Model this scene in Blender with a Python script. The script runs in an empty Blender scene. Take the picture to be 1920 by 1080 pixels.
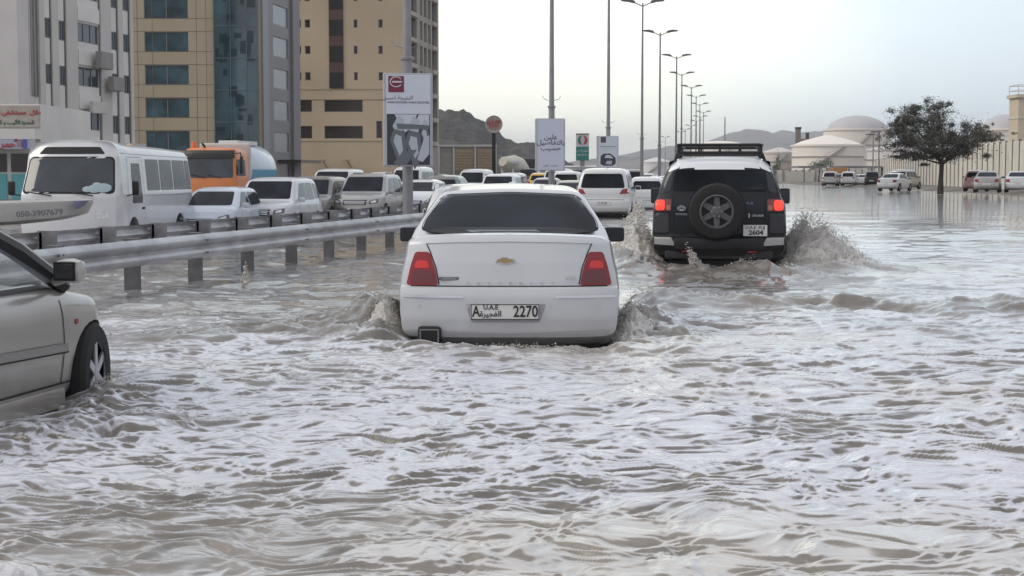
import bpy, bmesh, math, random
import numpy as np
from mathutils import Vector, Matrix
from mathutils.bvhtree import BVHTree
R = math.radians
random.seed(7)
S = bpy.context.scene
COL = S.collection

# ---------------------------------------------------------------- camera
F = 2900.0; CH = 1.35; TH = math.atan(210/F)
cam_d = bpy.data.cameras.new('camera'); cam = bpy.data.objects.new('camera', cam_d); COL.objects.link(cam)
cam.location = (0, 0, CH); cam.rotation_euler = (math.pi/2-TH, 0, 0)
cam_d.lens = 36*F/1920; cam_d.clip_end = 12000; cam_d.clip_start = .05
S.camera = cam

# ---------------------------------------------------------------- world, sun, exposure
SUN_EL, SUN_AZ = R(38), R(-100)      # azimuth from +Y, clockwise positive: sun stands to the left
w = bpy.data.worlds.new('World'); S.world = w; w.use_nodes = True
nt = w.node_tree; N = nt.nodes; N.clear()
def nd(t, **k):
    n = N.new(t)
    for a, b in k.items(): setattr(n, a, b)
    return n
out = nd('ShaderNodeOutputWorld'); bg = nd('ShaderNodeBackground'); bg.inputs[1].default_value = .1
sky = nd('ShaderNodeTexSky', sky_type='NISHITA', sun_disc=False, sun_elevation=SUN_EL, sun_rotation=SUN_AZ, dust_density=3.0)
tc = nd('ShaderNodeTexCoord')
dotn = nd('ShaderNodeVectorMath', operation='DOT_PRODUCT'); nt.links.new(tc.outputs['Generated'], dotn.inputs[0])
bd = Vector((-.05, 1, .035)).normalized(); dotn.inputs[1].default_value = bd
nz = nd('ShaderNodeTexNoise'); nz.inputs['Scale'].default_value = 3.0; nz.inputs['Detail'].default_value = 3
mp = nd('ShaderNodeMapping'); mp.inputs['Scale'].default_value = (1, 1, 2.5)
nt.links.new(tc.outputs['Generated'], mp.inputs[0]); nt.links.new(mp.outputs[0], nz.inputs['Vector'])
ad = nd('ShaderNodeMath', operation='MULTIPLY_ADD'); nt.links.new(nz.outputs[0], ad.inputs[0]); ad.inputs[1].default_value = .06
sb = nd('ShaderNodeMath', operation='SUBTRACT'); nt.links.new(dotn.outputs['Value'], sb.inputs[0]); sb.inputs[1].default_value = .03; nt.links.new(sb.outputs[0], ad.inputs[2])
cr = nd('ShaderNodeValToRGB'); nt.links.new(ad.outputs[0], cr.inputs[0])
e = cr.color_ramp.elements
e[0].position = .2; e[0].color = (.47, .475, .51, 1)
e[1].position = 1.0; e[1].color = (1.04, 1.04, .90, 1)
for p_, c_ in ((.55, (.52, .535, .58)), (.85, (.58, .63, .70)), (.915, (.58, .65, .71)), (.955, (.69, .78, .82)), (.978, (.90, .95, .90)), (.992, (1.02, 1.03, .90))):
    q = e.new(min(p_, .9995)); q.color = (*c_, 1)
sc = nd('ShaderNodeVectorMath', operation='SCALE'); nt.links.new(cr.outputs[0], sc.inputs[0]); sc.inputs['Scale'].default_value = 13.0
mx = nd('ShaderNodeMixRGB'); mx.inputs[0].default_value = .93
nt.links.new(sky.outputs[0], mx.inputs[1]); nt.links.new(sc.outputs[0], mx.inputs[2])
nt.links.new(mx.outputs[0], bg.inputs[0]); nt.links.new(bg.outputs[0], out.inputs[0])
sl = bpy.data.lights.new('sun', 'SUN'); sl.energy = 1.3; sl.angle = R(32); sl.color = (1, .93, .82)
sun = bpy.data.objects.new('sun', sl); COL.objects.link(sun)
sd = Vector((math.sin(SUN_AZ)*math.cos(SUN_EL), math.cos(SUN_AZ)*math.cos(SUN_EL), math.sin(SUN_EL)))
sun.rotation_euler = sd.to_track_quat('Z', 'Y').to_euler()
S.view_settings.view_transform = 'Standard'; S.view_settings.look = 'None'
S.view_settings.exposure = 0.3; S.view_settings.gamma = 1
S.cycles.max_bounces = 6; S.cycles.volume_bounces = 0; S.cycles.transparent_max_bounces = 8

# ---------------------------------------------------------------- helpers
def X(px, Y, z=0): return (px-960)/F*(Y*math.cos(TH)-(z-CH)*math.sin(TH))
def Z(py, Y):
    dz = -(py-540)/F
    return CH+Y*(-math.sin(TH)+dz*math.cos(TH))/(math.cos(TH)+dz*math.sin(TH))
def tag(o, label=None, cat=None, group=None, kind=None):
    if label: o['label'] = label
    if cat: o['category'] = cat
    if group: o['group'] = group
    if kind: o['kind'] = kind
    return o
def empty(name, loc=(0, 0, 0), rz=0, parent=None):
    o = bpy.data.objects.new(name, None); COL.objects.link(o); o.location = loc; o.rotation_euler = (0, 0, rz)
    if parent: o.parent = parent
    o.empty_display_size = .2
    return o
MC = {}
def mat(name, col, rough=.5, metal=0, var=0, vs=3.0, bump=0, bs=30.0, coat=0, spec=.5, emit=0, ecol=None, trans=0, alpha=1, dirt=0, ior=1.45):
    if name in MC: return MC[name]
    m = bpy.data.materials.new(name); m.use_nodes = True; MC[name] = m
    t = m.node_tree; b = t.nodes['Principled BSDF']; I = b.inputs
    I['Base Color'].default_value = (*col, 1); I['Roughness'].default_value = rough; I['Metallic'].default_value = metal
    I['Coat Weight'].default_value = coat; I['Coat Roughness'].default_value = .08
    I['Specular IOR Level'].default_value = spec; I['IOR'].default_value = ior
    I['Transmission Weight'].default_value = trans; I['Alpha'].default_value = alpha
    if emit:
        I['Emission Strength'].default_value = emit; I['Emission Color'].default_value = (*(ecol or col), 1)
    tcn = t.nodes.new('ShaderNodeTexCoord')
    last = None
    if var or dirt:
        n = t.nodes.new('ShaderNodeTexNoise'); n.inputs['Scale'].default_value = vs; n.inputs['Detail'].default_value = 6
        t.links.new(tcn.outputs['Object'], n.inputs['Vector'])
        r = t.nodes.new('ShaderNodeMapRange'); r.inputs[1].default_value = .3; r.inputs[2].default_value = .7
        r.inputs[3].default_value = 1-var; r.inputs[4].default_value = 1+var
        t.links.new(n.outputs[0], r.inputs[0])
        v = t.nodes.new('ShaderNodeVectorMath'); v.operation = 'SCALE'; v.inputs[0].default_value = col
        t.links.new(r.outputs[0], v.inputs['Scale']); last = v.outputs[0]
        if dirt:   # mud spatter rising from the sills
            s = t.nodes.new('ShaderNodeSeparateXYZ'); t.links.new(tcn.outputs['Object'], s.inputs[0])
            r2 = t.nodes.new('ShaderNodeMapRange'); r2.inputs[1].default_value = .75; r2.inputs[2].default_value = .2
            r2.inputs[3].default_value = 0; r2.inputs[4].default_value = 1
            t.links.new(s.outputs[2], r2.inputs[0])
            n2 = t.nodes.new('ShaderNodeTexNoise'); n2.inputs['Scale'].default_value = 7; n2.inputs['Detail'].default_value = 8
            t.links.new(tcn.outputs['Object'], n2.inputs['Vector'])
            m2 = t.nodes.new('ShaderNodeMath'); m2.operation = 'MULTIPLY'; t.links.new(r2.outputs[0], m2.inputs[0]); t.links.new(n2.outputs[0], m2.inputs[1])
            m3 = t.nodes.new('ShaderNodeMath'); m3.operation = 'MULTIPLY'; m3.inputs[1].default_value = dirt*1.6; m3.use_clamp = True; t.links.new(m2.outputs[0], m3.inputs[0])
            mixn = t.nodes.new('ShaderNodeMixRGB'); mixn.inputs[2].default_value = (.22, .19, .15, 1)
            t.links.new(m3.outputs[0], mixn.inputs[0]); t.links.new(last, mixn.inputs[1]); last = mixn.outputs[0]
        t.links.new(last, I['Base Color'])
    if bump:
        n3 = t.nodes.new('ShaderNodeTexNoise'); n3.inputs['Scale'].default_value = bs; n3.inputs['Detail'].default_value = 5
        t.links.new(tcn.outputs['Object'], n3.inputs['Vector'])
        bp = t.nodes.new('ShaderNodeBump'); bp.inputs['Strength'].default_value = bump; bp.inputs['Distance'].default_value = .02
        t.links.new(n3.outputs[0], bp.inputs['Height']); t.links.new(bp.outputs[0], I['Normal'])
    return m

class MB:
    "collects shapes, builds ONE mesh object"
    def __init__(s): s.v = []; s.f = []
    def add(s, vs, fs):
        o = len(s.v); s.v += [tuple(q) for q in vs]; s.f += [tuple(i+o for i in q) for q in fs]; return s
    def box(s, c, d, rz=0, bev=0, M=None):
        hx, hy, hz = d[0]/2, d[1]/2, d[2]/2
        if bev:
            bm = bmesh.new(); bmesh.ops.create_cube(bm, size=1)
            for q in bm.verts: q.co = Vector((q.co.x*d[0], q.co.y*d[1], q.co.z*d[2]))
            bmesh.ops.bevel(bm, geom=list(bm.edges), offset=bev, segments=2, affect='EDGES', profile=.6)
            vs = [q.co.copy() for q in bm.verts]; bm.verts.index_update(); fs = [[q.index for q in g.verts] for g in bm.faces]; bm.free()
        else:
            vs = [Vector((a*hx, b*hy, e_*hz)) for a in (-1, 1) for b in (-1, 1) for e_ in (-1, 1)]
            fs = [(0, 1, 3, 2), (4, 6, 7, 5), (0, 4, 5, 1), (2, 3, 7, 6), (0, 2, 6, 4), (1, 5, 7, 3)]
        T = Matrix.Translation(c) @ Matrix.Rotation(rz, 4, 'Z')
        if M is not None: T = T @ M
        return s.add([T @ q for q in vs], fs)
    def tube(s, path, r, n=8, caps=True):
        P = [Vector(q) for q in path]; rs = r if isinstance(r, (list, tuple)) else [r]*len(P)
        rings = []; up = None
        for i, p in enumerate(P):
            d = (P[min(i+1, len(P)-1)]-P[max(i-1, 0)]).normalized()
            if up is None:
                up = Vector((0, 0, 1)) if abs(d.z) < .9 else Vector((1, 0, 0))
            a = d.cross(up).normalized(); b = a.cross(d).normalized(); up = b
            rings.append([p+(a*math.cos(2*math.pi*k/n)+b*math.sin(2*math.pi*k/n))*rs[i] for k in range(n)])
        vs = [q for g in rings for q in g]; fs = []
        for i in range(len(P)-1):
            for k in range(n):
                fs.append((i*n+k, i*n+(k+1) % n, (i+1)*n+(k+1) % n, (i+1)*n+k))
        if caps: fs += [tuple(range(n))[::-1], tuple(range((len(P)-1)*n, len(P)*n))]
        return s.add(vs, fs)
    def lathe(s, prof, c=(0, 0, 0), axis='Z', n=24, sx=1, sy=1, cap=True):
        vs = []
        for r, h in prof:
            for k in range(n):
                a = 2*math.pi*k/n; x, y = r*math.cos(a)*sx, r*math.sin(a)*sy
                vs.append({'Z': (x, y, h), 'X': (h, x, y), 'Y': (x, h, y)}[axis])
        vs = [Vector(q)+Vector(c) for q in vs]; fs = []
        for i in range(len(prof)-1):
            for k in range(n): fs.append((i*n+k, i*n+(k+1) % n, (i+1)*n+(k+1) % n, (i+1)*n+k))
        if cap and prof[0][0] > 0: fs.append(tuple(range(n))[::-1])
        if cap and prof[-1][0] > 0: fs.append(tuple(range((len(prof)-1)*n, len(prof)*n)))
        return s.add(vs, fs)
    def prism(s, pts, a, b, axis='Y'):
        n = len(pts); mk = {'Y': lambda p, h: (p[0], h, p[1]), 'X': lambda p, h: (h, p[0], p[1]), 'Z': lambda p, h: (p[0], p[1], h)}[axis]
        vs = [mk(p, a) for p in pts]+[mk(p, b) for p in pts]
        fs = [tuple(range(n)), tuple(range(n, 2*n))[::-1]]+[(i, i+n, (i+1) % n+n, (i+1) % n) for i in range(n)]
        return s.add(vs, fs)
    def build(s, name, m, parent=None, smooth=False, angle=None, loc=None):
        me = bpy.data.meshes.new(name); me.from_pydata(s.v, [], s.f); me.update()
        bm = bmesh.new(); bm.from_mesh(me); bmesh.ops.recalc_face_normals(bm, faces=bm.faces)
        if smooth:
            for f_ in bm.faces: f_.smooth = True
            ang = R(angle if angle else 35)
            for e_ in bm.edges:
                if len(e_.link_faces) == 2 and e_.calc_face_angle(0) > ang: e_.smooth = False
        bm.to_mesh(me); bm.free()
        return mesh_ob(name, me, m, parent, loc)
def mesh_ob(name, me, m, parent=None, loc=None):
    if m: me.materials.append(m)
    o = bpy.data.objects.new(name, me); COL.objects.link(o)
    if parent: o.parent = parent
    if loc: o.location = loc
    return o
def kids(o): return [q for q in COL.objects if q.parent == o] if False else KID.get(o.name, [])
KID = {}
def index_kids():
    KID.clear()
    for q in COL.objects:
        if q.parent: KID.setdefault(q.parent.name, []).append(q)
def copy_tree(o, parent=None, swap=None):
    c = o.copy(); COL.objects.link(c)
    if parent: c.parent = parent
    if swap and c.type == 'MESH' and len(c.material_slots):
        for sl_ in c.material_slots:
            mm = swap.get(sl_.material.name if sl_.material else '')
            if mm: sl_.link = 'OBJECT'; sl_.material = mm
    for ch in list(KID.get(o.name, [])): copy_tree(ch, c, swap)
    return c
def text(name, s, size, m, parent, M, ext=.002, align='CENTER', sx=1, weight=0):
    cu = bpy.data.curves.new(name, 'FONT'); cu.body = s; cu.size = size; cu.extrude = ext; cu.align_x = align; cu.align_y = 'CENTER'; cu.offset = weight
    cu.resolution_u = 3
    o = bpy.data.objects.new('tmp', cu); COL.objects.link(o)
    dg = bpy.context.evaluated_depsgraph_get(); me = bpy.data.meshes.new_from_object(o.evaluated_get(dg))
    bpy.data.objects.remove(o); me.name = name; me.materials.clear()
    me.transform(M @ Matrix.Diagonal((sx, 1, 1, 1)))
    return mesh_ob(name, me, m, parent)
def rear_M(x, y, z, nrm=None):      # text plane facing -Y
    return Matrix.Translation((x, y, z)) @ Matrix.Rotation(math.pi/2, 4, 'X')
def tri_pts(pts, r=.03, seg=4, sub=6):
    "round the corners of a 2D outline and sample its edges"
    n = len(pts); o = []
    for i in range(n):
        p0, p, p1 = Vector(pts[i-1]), Vector(pts[i]), Vector(pts[(i+1) % n])
        a, b = (p0-p), (p1-p); rr = min(r, a.length*.45, b.length*.45)
        A, B = p+a.normalized()*rr, p+b.normalized()*rr
        for k in range(seg+1):
            t = k/seg; o.append((1-t)**2*A+2*t*(1-t)*p+t*t*B)
    res = []
    for i in range(len(o)):
        a, b = o[i], o[(i+1) % len(o)]; res.append(a); L = (b-a).length
        if L > .12:
            kk = min(sub, int(L/.08)+1)
            for k in range(1, kk): res.append(a.lerp(b, k/kk))
    return res
VW = {'rear': lambda u, w_: (Vector((u, -12, w_)), Vector((0, 1, 0))), 'front': lambda u, w_: (Vector((u, 12, w_)), Vector((0, -1, 0))),
      'left': lambda u, w_: (Vector((-6, u, w_)), Vector((1, 0, 0))), 'right': lambda u, w_: (Vector((6, u, w_)), Vector((-1, 0, 0))),
      'top': lambda u, w_: (Vector((u, w_, 8)), Vector((0, 0, -1)))}
def surf(bvh, view, u, w_):
    o, d = VW[view](u, w_); h = bvh.ray_cast(o, d)
    return h[0], h[1], d
def patch(name, bvh, pts, view, m, parent, off=.005, r=.03, rings=5, back=.03, smooth=True):
    P = tri_pts(pts, r); c = sum((Vector(p) for p in P), Vector((0, 0)))/len(P); n = len(P)
    vs = []; ok = None
    def pr(p):
        loc, nn, d = surf(bvh, view, p[0], p[1])
        if loc is None:
            o_, d = VW[view](p[0], p[1]); near = ok
            q = o_.copy(); ax = 1 if view in ('rear', 'front') else (0 if view in ('left', 'right') else 2)
            q[ax] = near[ax] if near else q[ax]*.1; return q, d
        return loc, d
    q, d = pr(c); ok = q.copy(); vs.append(q-d*off)
    for k in range(1, rings+1):
        for p in P:
            q, d = pr(c.lerp(p, k/rings)); ok = q.copy(); vs.append(q-d*off)
    for p in P:
        q, d = pr(p); vs.append(q+d*back)
    fs = [(0, 1+i, 1+(i+1) % n) for i in range(n)]
    for k in range(rings):
        o = 1+k*n
        for i in range(n): fs.append((o+i, o+n+i, o+n+(i+1) % n, o+(i+1) % n))
    mb = MB(); mb.add(vs, fs)
    return mb.build(name, m, parent, smooth=smooth, angle=50)
def strip(name, bvh, path, view, wd, m, parent, off=.004, mb=None):
    own = mb is None; mb = mb or MB()
    P = []
    for a, b in zip(path, path[1:]):
        a, b = Vector(a), Vector(b); k = max(1, int((b-a).length/.07))
        P += [a.lerp(b, i/k) for i in range(k)]
    P.append(Vector(path[-1])); vs = []
    for i, p in enumerate(P):
        t = (P[min(i+1, len(P)-1)]-P[max(i-1, 0)]).normalized(); nn = Vector((-t.y, t.x))*wd/2
        for q in (p+nn, p-nn):
            loc, _, d = surf(bvh, view, q.x, q.y)
            if loc is None: loc = vs[-2] if len(vs) > 1 else VW[view](q.x, q.y)[0]*.2
            vs.append(loc-d*off)
    mb.add(vs, [(2*i, 2*i+1, 2*i+3, 2*i+2) for i in range(len(P)-1)])
    return mb.build(name, m, parent) if own else mb

# numpy gradient noise
_rs = np.random.RandomState(3); _perm = _rs.permutation(256); _perm = np.concatenate([_perm, _perm]); _ga = _rs.rand(256)*2*np.pi
_gx, _gy = np.cos(_ga), np.sin(_ga)
def noise(x, y):
    xi = np.floor(x).astype(np.int64); yi = np.floor(y).astype(np.int64); xf = x-xi; yf = y-yi
    u = xf*xf*xf*(xf*(xf*6-15)+10); v = yf*yf*yf*(yf*(yf*6-15)+10)
    def g(ix, iy, dx, dy):
        h = _perm[_perm[ix & 255]+(iy & 255)]; return _gx[h]*dx+_gy[h]*dy
    a = g(xi, yi, xf, yf); b = g(xi+1, yi, xf-1, yf); c = g(xi, yi+1, xf, yf-1); d = g(xi+1, yi+1, xf-1, yf-1)
    return (a+(b-a)*u+(c-a)*v+(a-b-c+d)*u*v)*1.5
def fbm(x, y, o=4):
    r = 0; a = 1; s = 0
    for k in range(o): r = r+a*noise(x*2**k+k*17.3, y*2**k-k*9.1); s += a; a *= .5
    return r/s
def sst(a, b, x):
    t = np.clip((x-a)/(b-a), 0, 1); return t*t*(3-2*t)

# ---------------------------------------------------------------- road layout (median curve read from the lamp posts)
MP = [(-20, -13.2), (0, -9.2), (36, -2.35), (61, 1.54), (87, 5.4), (112, 9.4), (137, 13), (165, 17.5), (193, 21.2), (222, 25.6), (248, 29.3), (275, 33.3), (334, 40.5), (393, 45.4), (449, 49), (509, 50.4), (580, 52), (700, 52)]
def medx(Y): return np.interp(Y, [p[0] for p in MP], [p[1] for p in MP])
ROAD_Z = -.27
HAZE = .00022

# ---------------------------------------------------------------- materials of the setting
def mix_mat(name, c1, c2, scale, rough=.8, bump=.3, bs=40, stretch=(1, 1, 1), lo=.4, hi=.6, bd_=.05):
    m = bpy.data.materials.new(name); m.use_nodes = True; t = m.node_tree; b = t.nodes['Principled BSDF']
    tcn = t.nodes.new('ShaderNodeTexCoord'); mpn = t.nodes.new('ShaderNodeMapping'); mpn.inputs['Scale'].default_value = stretch
    t.links.new(tcn.outputs['Object'], mpn.inputs[0])
    n = t.nodes.new('ShaderNodeTexNoise'); n.inputs['Scale'].default_value = scale; n.inputs['Detail'].default_value = 8; t.links.new(mpn.outputs[0], n.inputs['Vector'])
    r = t.nodes.new('ShaderNodeMapRange'); r.inputs[1].default_value = lo; r.inputs[2].default_value = hi; t.links.new(n.outputs[0], r.inputs[0])
    mxn = t.nodes.new('ShaderNodeMixRGB'); mxn.inputs[1].default_value = (*c1, 1); mxn.inputs[2].default_value = (*c2, 1)
    t.links.new(r.outputs[0], mxn.inputs[0]); t.links.new(mxn.outputs[0], b.inputs['Base Color']); b.inputs['Roughness'].default_value = rough
    n2 = t.nodes.new('ShaderNodeTexNoise'); n2.inputs['Scale'].default_value = bs; n2.inputs['Detail'].default_value = 6; t.links.new(mpn.outputs[0], n2.inputs['Vector'])
    bp = t.nodes.new('ShaderNodeBump'); bp.inputs['Strength'].default_value = bump; bp.inputs['Distance'].default_value = bd_
    t.links.new(n2.outputs[0], bp.inputs['Height']); t.links.new(bp.outputs[0], b.inputs['Normal'])
    return m
m_ground = mix_mat('dry_earth', (.20, .175, .14), (.09, .08, .07), .15, bs=6)
m_asphalt = mix_mat('asphalt', (.05, .05, .052), (.07, .07, .068), 1.5)
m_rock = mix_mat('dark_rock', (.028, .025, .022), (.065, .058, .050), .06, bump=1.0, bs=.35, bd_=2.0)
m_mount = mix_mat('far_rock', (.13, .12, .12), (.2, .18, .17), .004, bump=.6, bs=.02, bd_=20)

def bow(x, y): pass
# ---------------------------------------------------------------- ground
def ground_z(x, y):
    edge = np.where(y < 100, 36, 33+(y-100)*.075)
    r = sst(0, 4, x-edge)*.5*sst(20, 70, y)
    far = sst(232, 245, y+0*x)*.40*(x > medx(y)+16)
    l = sst(0, 6, (medx(y)-17)-x)*.35
    return ROAD_Z+np.maximum(np.maximum(r, far), l)
ys = np.concatenate([np.linspace(-60, 300, 181), np.linspace(310, 9000, 50)])
xs = np.concatenate([np.linspace(-6000, -90, 25), np.linspace(-80, 130, 211), np.linspace(140, 6000, 25)])
GX, GY = np.meshgrid(xs, ys)
GZ = ground_z(GX, GY)+fbm(GX*.2, GY*.2, 3)*.05*(GX > 36)
def grid_mesh(name, A, B, C, m, smooth=True, uvcol=None):
    ny, nx = A.shape; me = bpy.data.meshes.new(name)
    co = np.stack([A, B, C], -1).reshape(-1, 3).astype(np.float32)
    idx = np.arange(ny*nx).reshape(ny, nx)
    q = np.stack([idx[:-1, :-1], idx[:-1, 1:], idx[1:, 1:], idx[1:, :-1]], -1).reshape(-1, 4)
    me.vertices.add(len(co)); me.vertices.foreach_set('co', co.ravel())
    me.loops.add(q.size); me.loops.foreach_set('vertex_index', q.ravel().astype(np.int32))
    me.polygons.add(len(q)); me.polygons.foreach_set('loop_start', (np.arange(len(q))*4).astype(np.int32)); me.polygons.foreach_set('loop_total', np.full(len(q), 4, np.int32))
    me.update(calc_edges=True)
    if smooth: me.polygons.foreach_set('use_smooth', np.ones(len(q), bool))
    if uvcol is not None:
        for k_, v_ in uvcol.items():
            at = me.attributes.new(k_, 'FLOAT', 'POINT'); at.data.foreach_set('value', v_.ravel().astype(np.float32))
    return mesh_ob(name, me, m)
g = grid_mesh('ground', GX, GY, GZ, m_ground); tag(g, kind='structure')
# carriageways under the flood
def road(name, o0, o1):
    yy = np.concatenate([np.linspace(-20, 300, 81), np.linspace(310, 690, 30)]); tt = np.linspace(0, 1, 5)
    A = np.stack([medx(yy)+o0+(o1-o0)*t_ for t_ in tt], 1); B = np.repeat(yy[:, None], 5, 1)
    o = grid_mesh(name, A, B, np.full_like(A, ROAD_Z+.006), m_asphalt); tag(o, kind='structure'); return o
road('road', 1.8, 15.5); road('road', -15.5, -1.8)

# ---------------------------------------------------------------- flood water
rowpx = np.linspace(1750, 342.5, 1750); rows = CH*F/(rowpx-330)
rows = np.concatenate([rows, [360, 450, 600, 900]])
cols = np.concatenate([np.linspace(-9000, -500, 40), np.linspace(-420, 2340, 920), np.linspace(2420, 11000, 40)])
WY = np.repeat(rows[:, None], len(cols), 1); WX = (cols[None, :]-960)/F*WY
dY = np.gradient(rows)[:, None]*np.ones_like(WX)
core = 1-sst(.0, 1.0, np.maximum((-420-cols), (cols-2340))/400)[None, :]*np.ones_like(WX)
# vehicles that stir the water: (x, y, radius, strength)
PXW = 960+F*WX/WY
def gauss(px_, Y_, rx, ry, rot=0):
    cx = X(px_, Y_); dx, dy = WX-cx, WY-Y_; c_, s_ = math.cos(rot), math.sin(rot)
    return np.exp(-(((dx*c_+dy*s_)/rx)**2+((-dx*s_+dy*c_)/ry)**2))
calm = sst(24, 60, WY)*sst(1450, 1600, PXW)*.78
calm = np.maximum(calm, sst(50, 100, WY)*.85)
agit = 1-.9*calm
# wake arm that runs to the right from the sedan's right side, and one to the left
t_arm = np.clip((WX-1.2)/9.0, 0, 1)
arm = np.exp(-((WY-(16.3-t_arm*1.6+.25*fbm(WX*.8, WY*.1, 2)))/.55)**2)*sst(.9, 1.6, WX)*(1-.45*t_arm)
armL = np.exp(-((WY-(13.6+.45*(WX+1.2)))/.5)**2)*sst(-.6, -1.2, WX)*(1-sst(1.6, 3.4, -WX))
churn = np.clip(gauss(715, 13.0, .45, .9)*1.3+gauss(1205, 13.2, .5, .9)*1.2+gauss(954, 11.75, 1.0, .3)*.8+gauss(1345, 20.9, 1.6, .9)*1.3
                +gauss(1200, 22.5, .8, 1.6)+gauss(1530, 22.6, 1.0, 1.6)+gauss(200, 9.3, .35, .6)*.9+arm*.9+armL*.9+gauss(1130, 48, 3, 3)*.8+gauss(120, 8.1, .6, .6)*.5, 0, 1.6)
hw = fbm(WX*.35, WY*.35, 3)
wx = WX+.20*noise(WX*.9+5, WY*.9)+.12*noise(WX*3.1, WY*3.1+7); wy = WY+.20*noise(WX*.9-9, WY*.9+3)+.12*noise(WX*3.1-4, WY*3.1)
def ridged(x, y): return 1.05-1.9*np.sqrt((noise(x, y)+.45*noise(1.7*x-.8*y+5.3, .8*x+1.7*y-2.1))**2+.012)
H = np.zeros_like(WX)
for lam, amp, ax, ay, rt in ((3.2, .046, .7, 1.1, .2), (1.5, .030, .75, 1.2, -.15), (.75, .016, .55, 1.35, .22), (.36, .018, .48, 1.4, -.1), (.19, .0165, .46, 1.45, .13), (.105, .0100, .46, 1.4, -.10), (.056, .0040, .5, 1.2, .2)):
    att = sst(2.2, 5.5, lam/np.maximum(dY, 1e-3))
    c_, s_ = math.cos(rt), math.sin(rt); a_ = (wx*c_-wy*s_)*ax/lam; b_ = (wx*s_+wy*c_)*ay/lam
    n_ = ridged(a_+lam*31, b_-lam*11)
    H += att*amp*(n_-.35)*(agit*(1+1.3*churn) if lam < 2 else agit*(1+.3*churn))
H += churn*np.abs(fbm(wx*1.9+40, wy*1.9, 4))*.15*sst(1.3, 3, .5/np.maximum(dY, 1e-3))
# mounds of the wake, trough behind the sedan and beside the left car
S_y = 0
H += arm*.10+armL*.09+gauss(715, 13.2, .35, .9)*.16+gauss(1200, 13.4, .35, .9)*.13+gauss(1180, 22.2, .5, 1.2)*.25+gauss(1525, 22.4, .7, 1.2)*.28+gauss(1345, 20.6, 1.2, .35)*.12
H -= gauss(965, 12.85, .85, .62)*.30+gauss(60, 9.2, 1.1, .9)*.10+gauss(1345, 22.2, .8, 1.0)*.1
H *= core*(1-sst(150, 300, WY))
# foam: froth streaks with sky sheen and dark ripple fronts put into the colour
f1 = fbm(wx*.38+3, wy*.75, 5); f2 = fbm(wx*3.2-8, wy*6.5, 4)
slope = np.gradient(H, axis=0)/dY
f3 = fbm(wx*2.2+11, wy*6.0-4, 4); f4 = ridged(wx*3.4-31, wy*9.5)
def rn(fx, fy, o):
    c_, s_ = math.cos(.22*math.sin(o*2.1)), math.sin(.22*math.sin(o*2.1)); bx_ = wx+.05*noise(WX*9+o, WY*9); by_ = wy+.03*noise(WX*7, WY*11+o)
    return ridged((bx_*c_-by_*s_)*fx+o, (bx_*s_+by_*c_)*fy-o)*sst(2.0, 4.5, (1/fy)/np.maximum(dY, 1e-3))
f5 = rn(4.5, 17, 3)+rn(9, 30, 8)+.7*rn(14, 52, 5)
cov = f1*1.1+.20*sst(18, 9, WY)-.30*sst(13, 19, WY)*sst(1250, 950, PXW)-.12*sst(15, 24, WY)
cc = (cols > -420) & (cols < 2340)
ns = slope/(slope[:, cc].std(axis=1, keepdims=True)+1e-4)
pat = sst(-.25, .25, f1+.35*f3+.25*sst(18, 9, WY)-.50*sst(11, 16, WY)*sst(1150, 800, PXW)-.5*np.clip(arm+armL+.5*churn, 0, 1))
dark = sst(.85-.75*(1-pat), 2.0-.9*(1-pat), ns+.45*f3+.10*f5)  # slopes facing the camera painted brown, as ripple faces without sky reflection
foam_sheen = np.clip(.44+.46*pat+.26*f2+.12*f4+.10*f5*.5, 0, 1)*(1-.95*dark)
foam_sheen *= 1-.45*np.clip(arm+armL+.5*churn, 0, 1)
foam_sheen *= 1-calm*.8
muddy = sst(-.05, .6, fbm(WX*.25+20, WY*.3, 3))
m_water = bpy.data.materials.new('flood_water'); m_water.use_nodes = True
t = m_water.node_tree; b = t.nodes['Principled BSDF']; L_ = t.links.new
def tn(ty, **k):
    n = t.nodes.new(ty)
    for a_, b_ in k.items(): setattr(n, a_, b_)
    return n
af = tn('ShaderNodeAttribute', attribute_name='foam_sheen'); am = tn('ShaderNodeAttribute', attribute_name='mud')
tcn = tn('ShaderNodeTexCoord'); mpn = tn('ShaderNodeMapping'); mpn.inputs['Scale'].default_value = (.7, 1.5, 1); L_(tcn.outputs['Object'], mpn.inputs[0])
nf = tn('ShaderNodeTexNoise'); nf.inputs['Scale'].default_value = 7; nf.inputs['Detail'].default_value = 9; nf.inputs['Roughness'].default_value = .65; nf.inputs['Distortion'].default_value = .6; L_(mpn.outputs[0], nf.inputs['Vector'])
ma = tn('ShaderNodeMath', operation='MULTIPLY_ADD'); L_(nf.outputs[0], ma.inputs[0]); ma.inputs[1].default_value = 1.0; ma.inputs[2].default_value = -.50
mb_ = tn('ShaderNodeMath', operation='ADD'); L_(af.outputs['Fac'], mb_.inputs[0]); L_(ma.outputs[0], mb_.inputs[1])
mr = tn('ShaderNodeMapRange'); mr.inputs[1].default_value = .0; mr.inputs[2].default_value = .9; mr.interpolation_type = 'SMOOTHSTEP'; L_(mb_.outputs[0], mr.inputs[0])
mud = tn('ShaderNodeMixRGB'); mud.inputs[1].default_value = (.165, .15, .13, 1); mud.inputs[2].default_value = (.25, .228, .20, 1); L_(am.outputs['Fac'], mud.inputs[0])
mxf = tn('ShaderNodeMixRGB'); fcol = tn('ShaderNodeMixRGB'); fcol.inputs[1].default_value = (.58, .585, .635, 1); fcol.inputs[2].default_value = (.54, .52, .49, 1); L_(am.outputs['Fac'], fcol.inputs[0]); L_(fcol.outputs[0], mxf.inputs[2]); L_(mud.outputs[0], mxf.inputs[1]); L_(mr.outputs[0], mxf.inputs[0])
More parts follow.
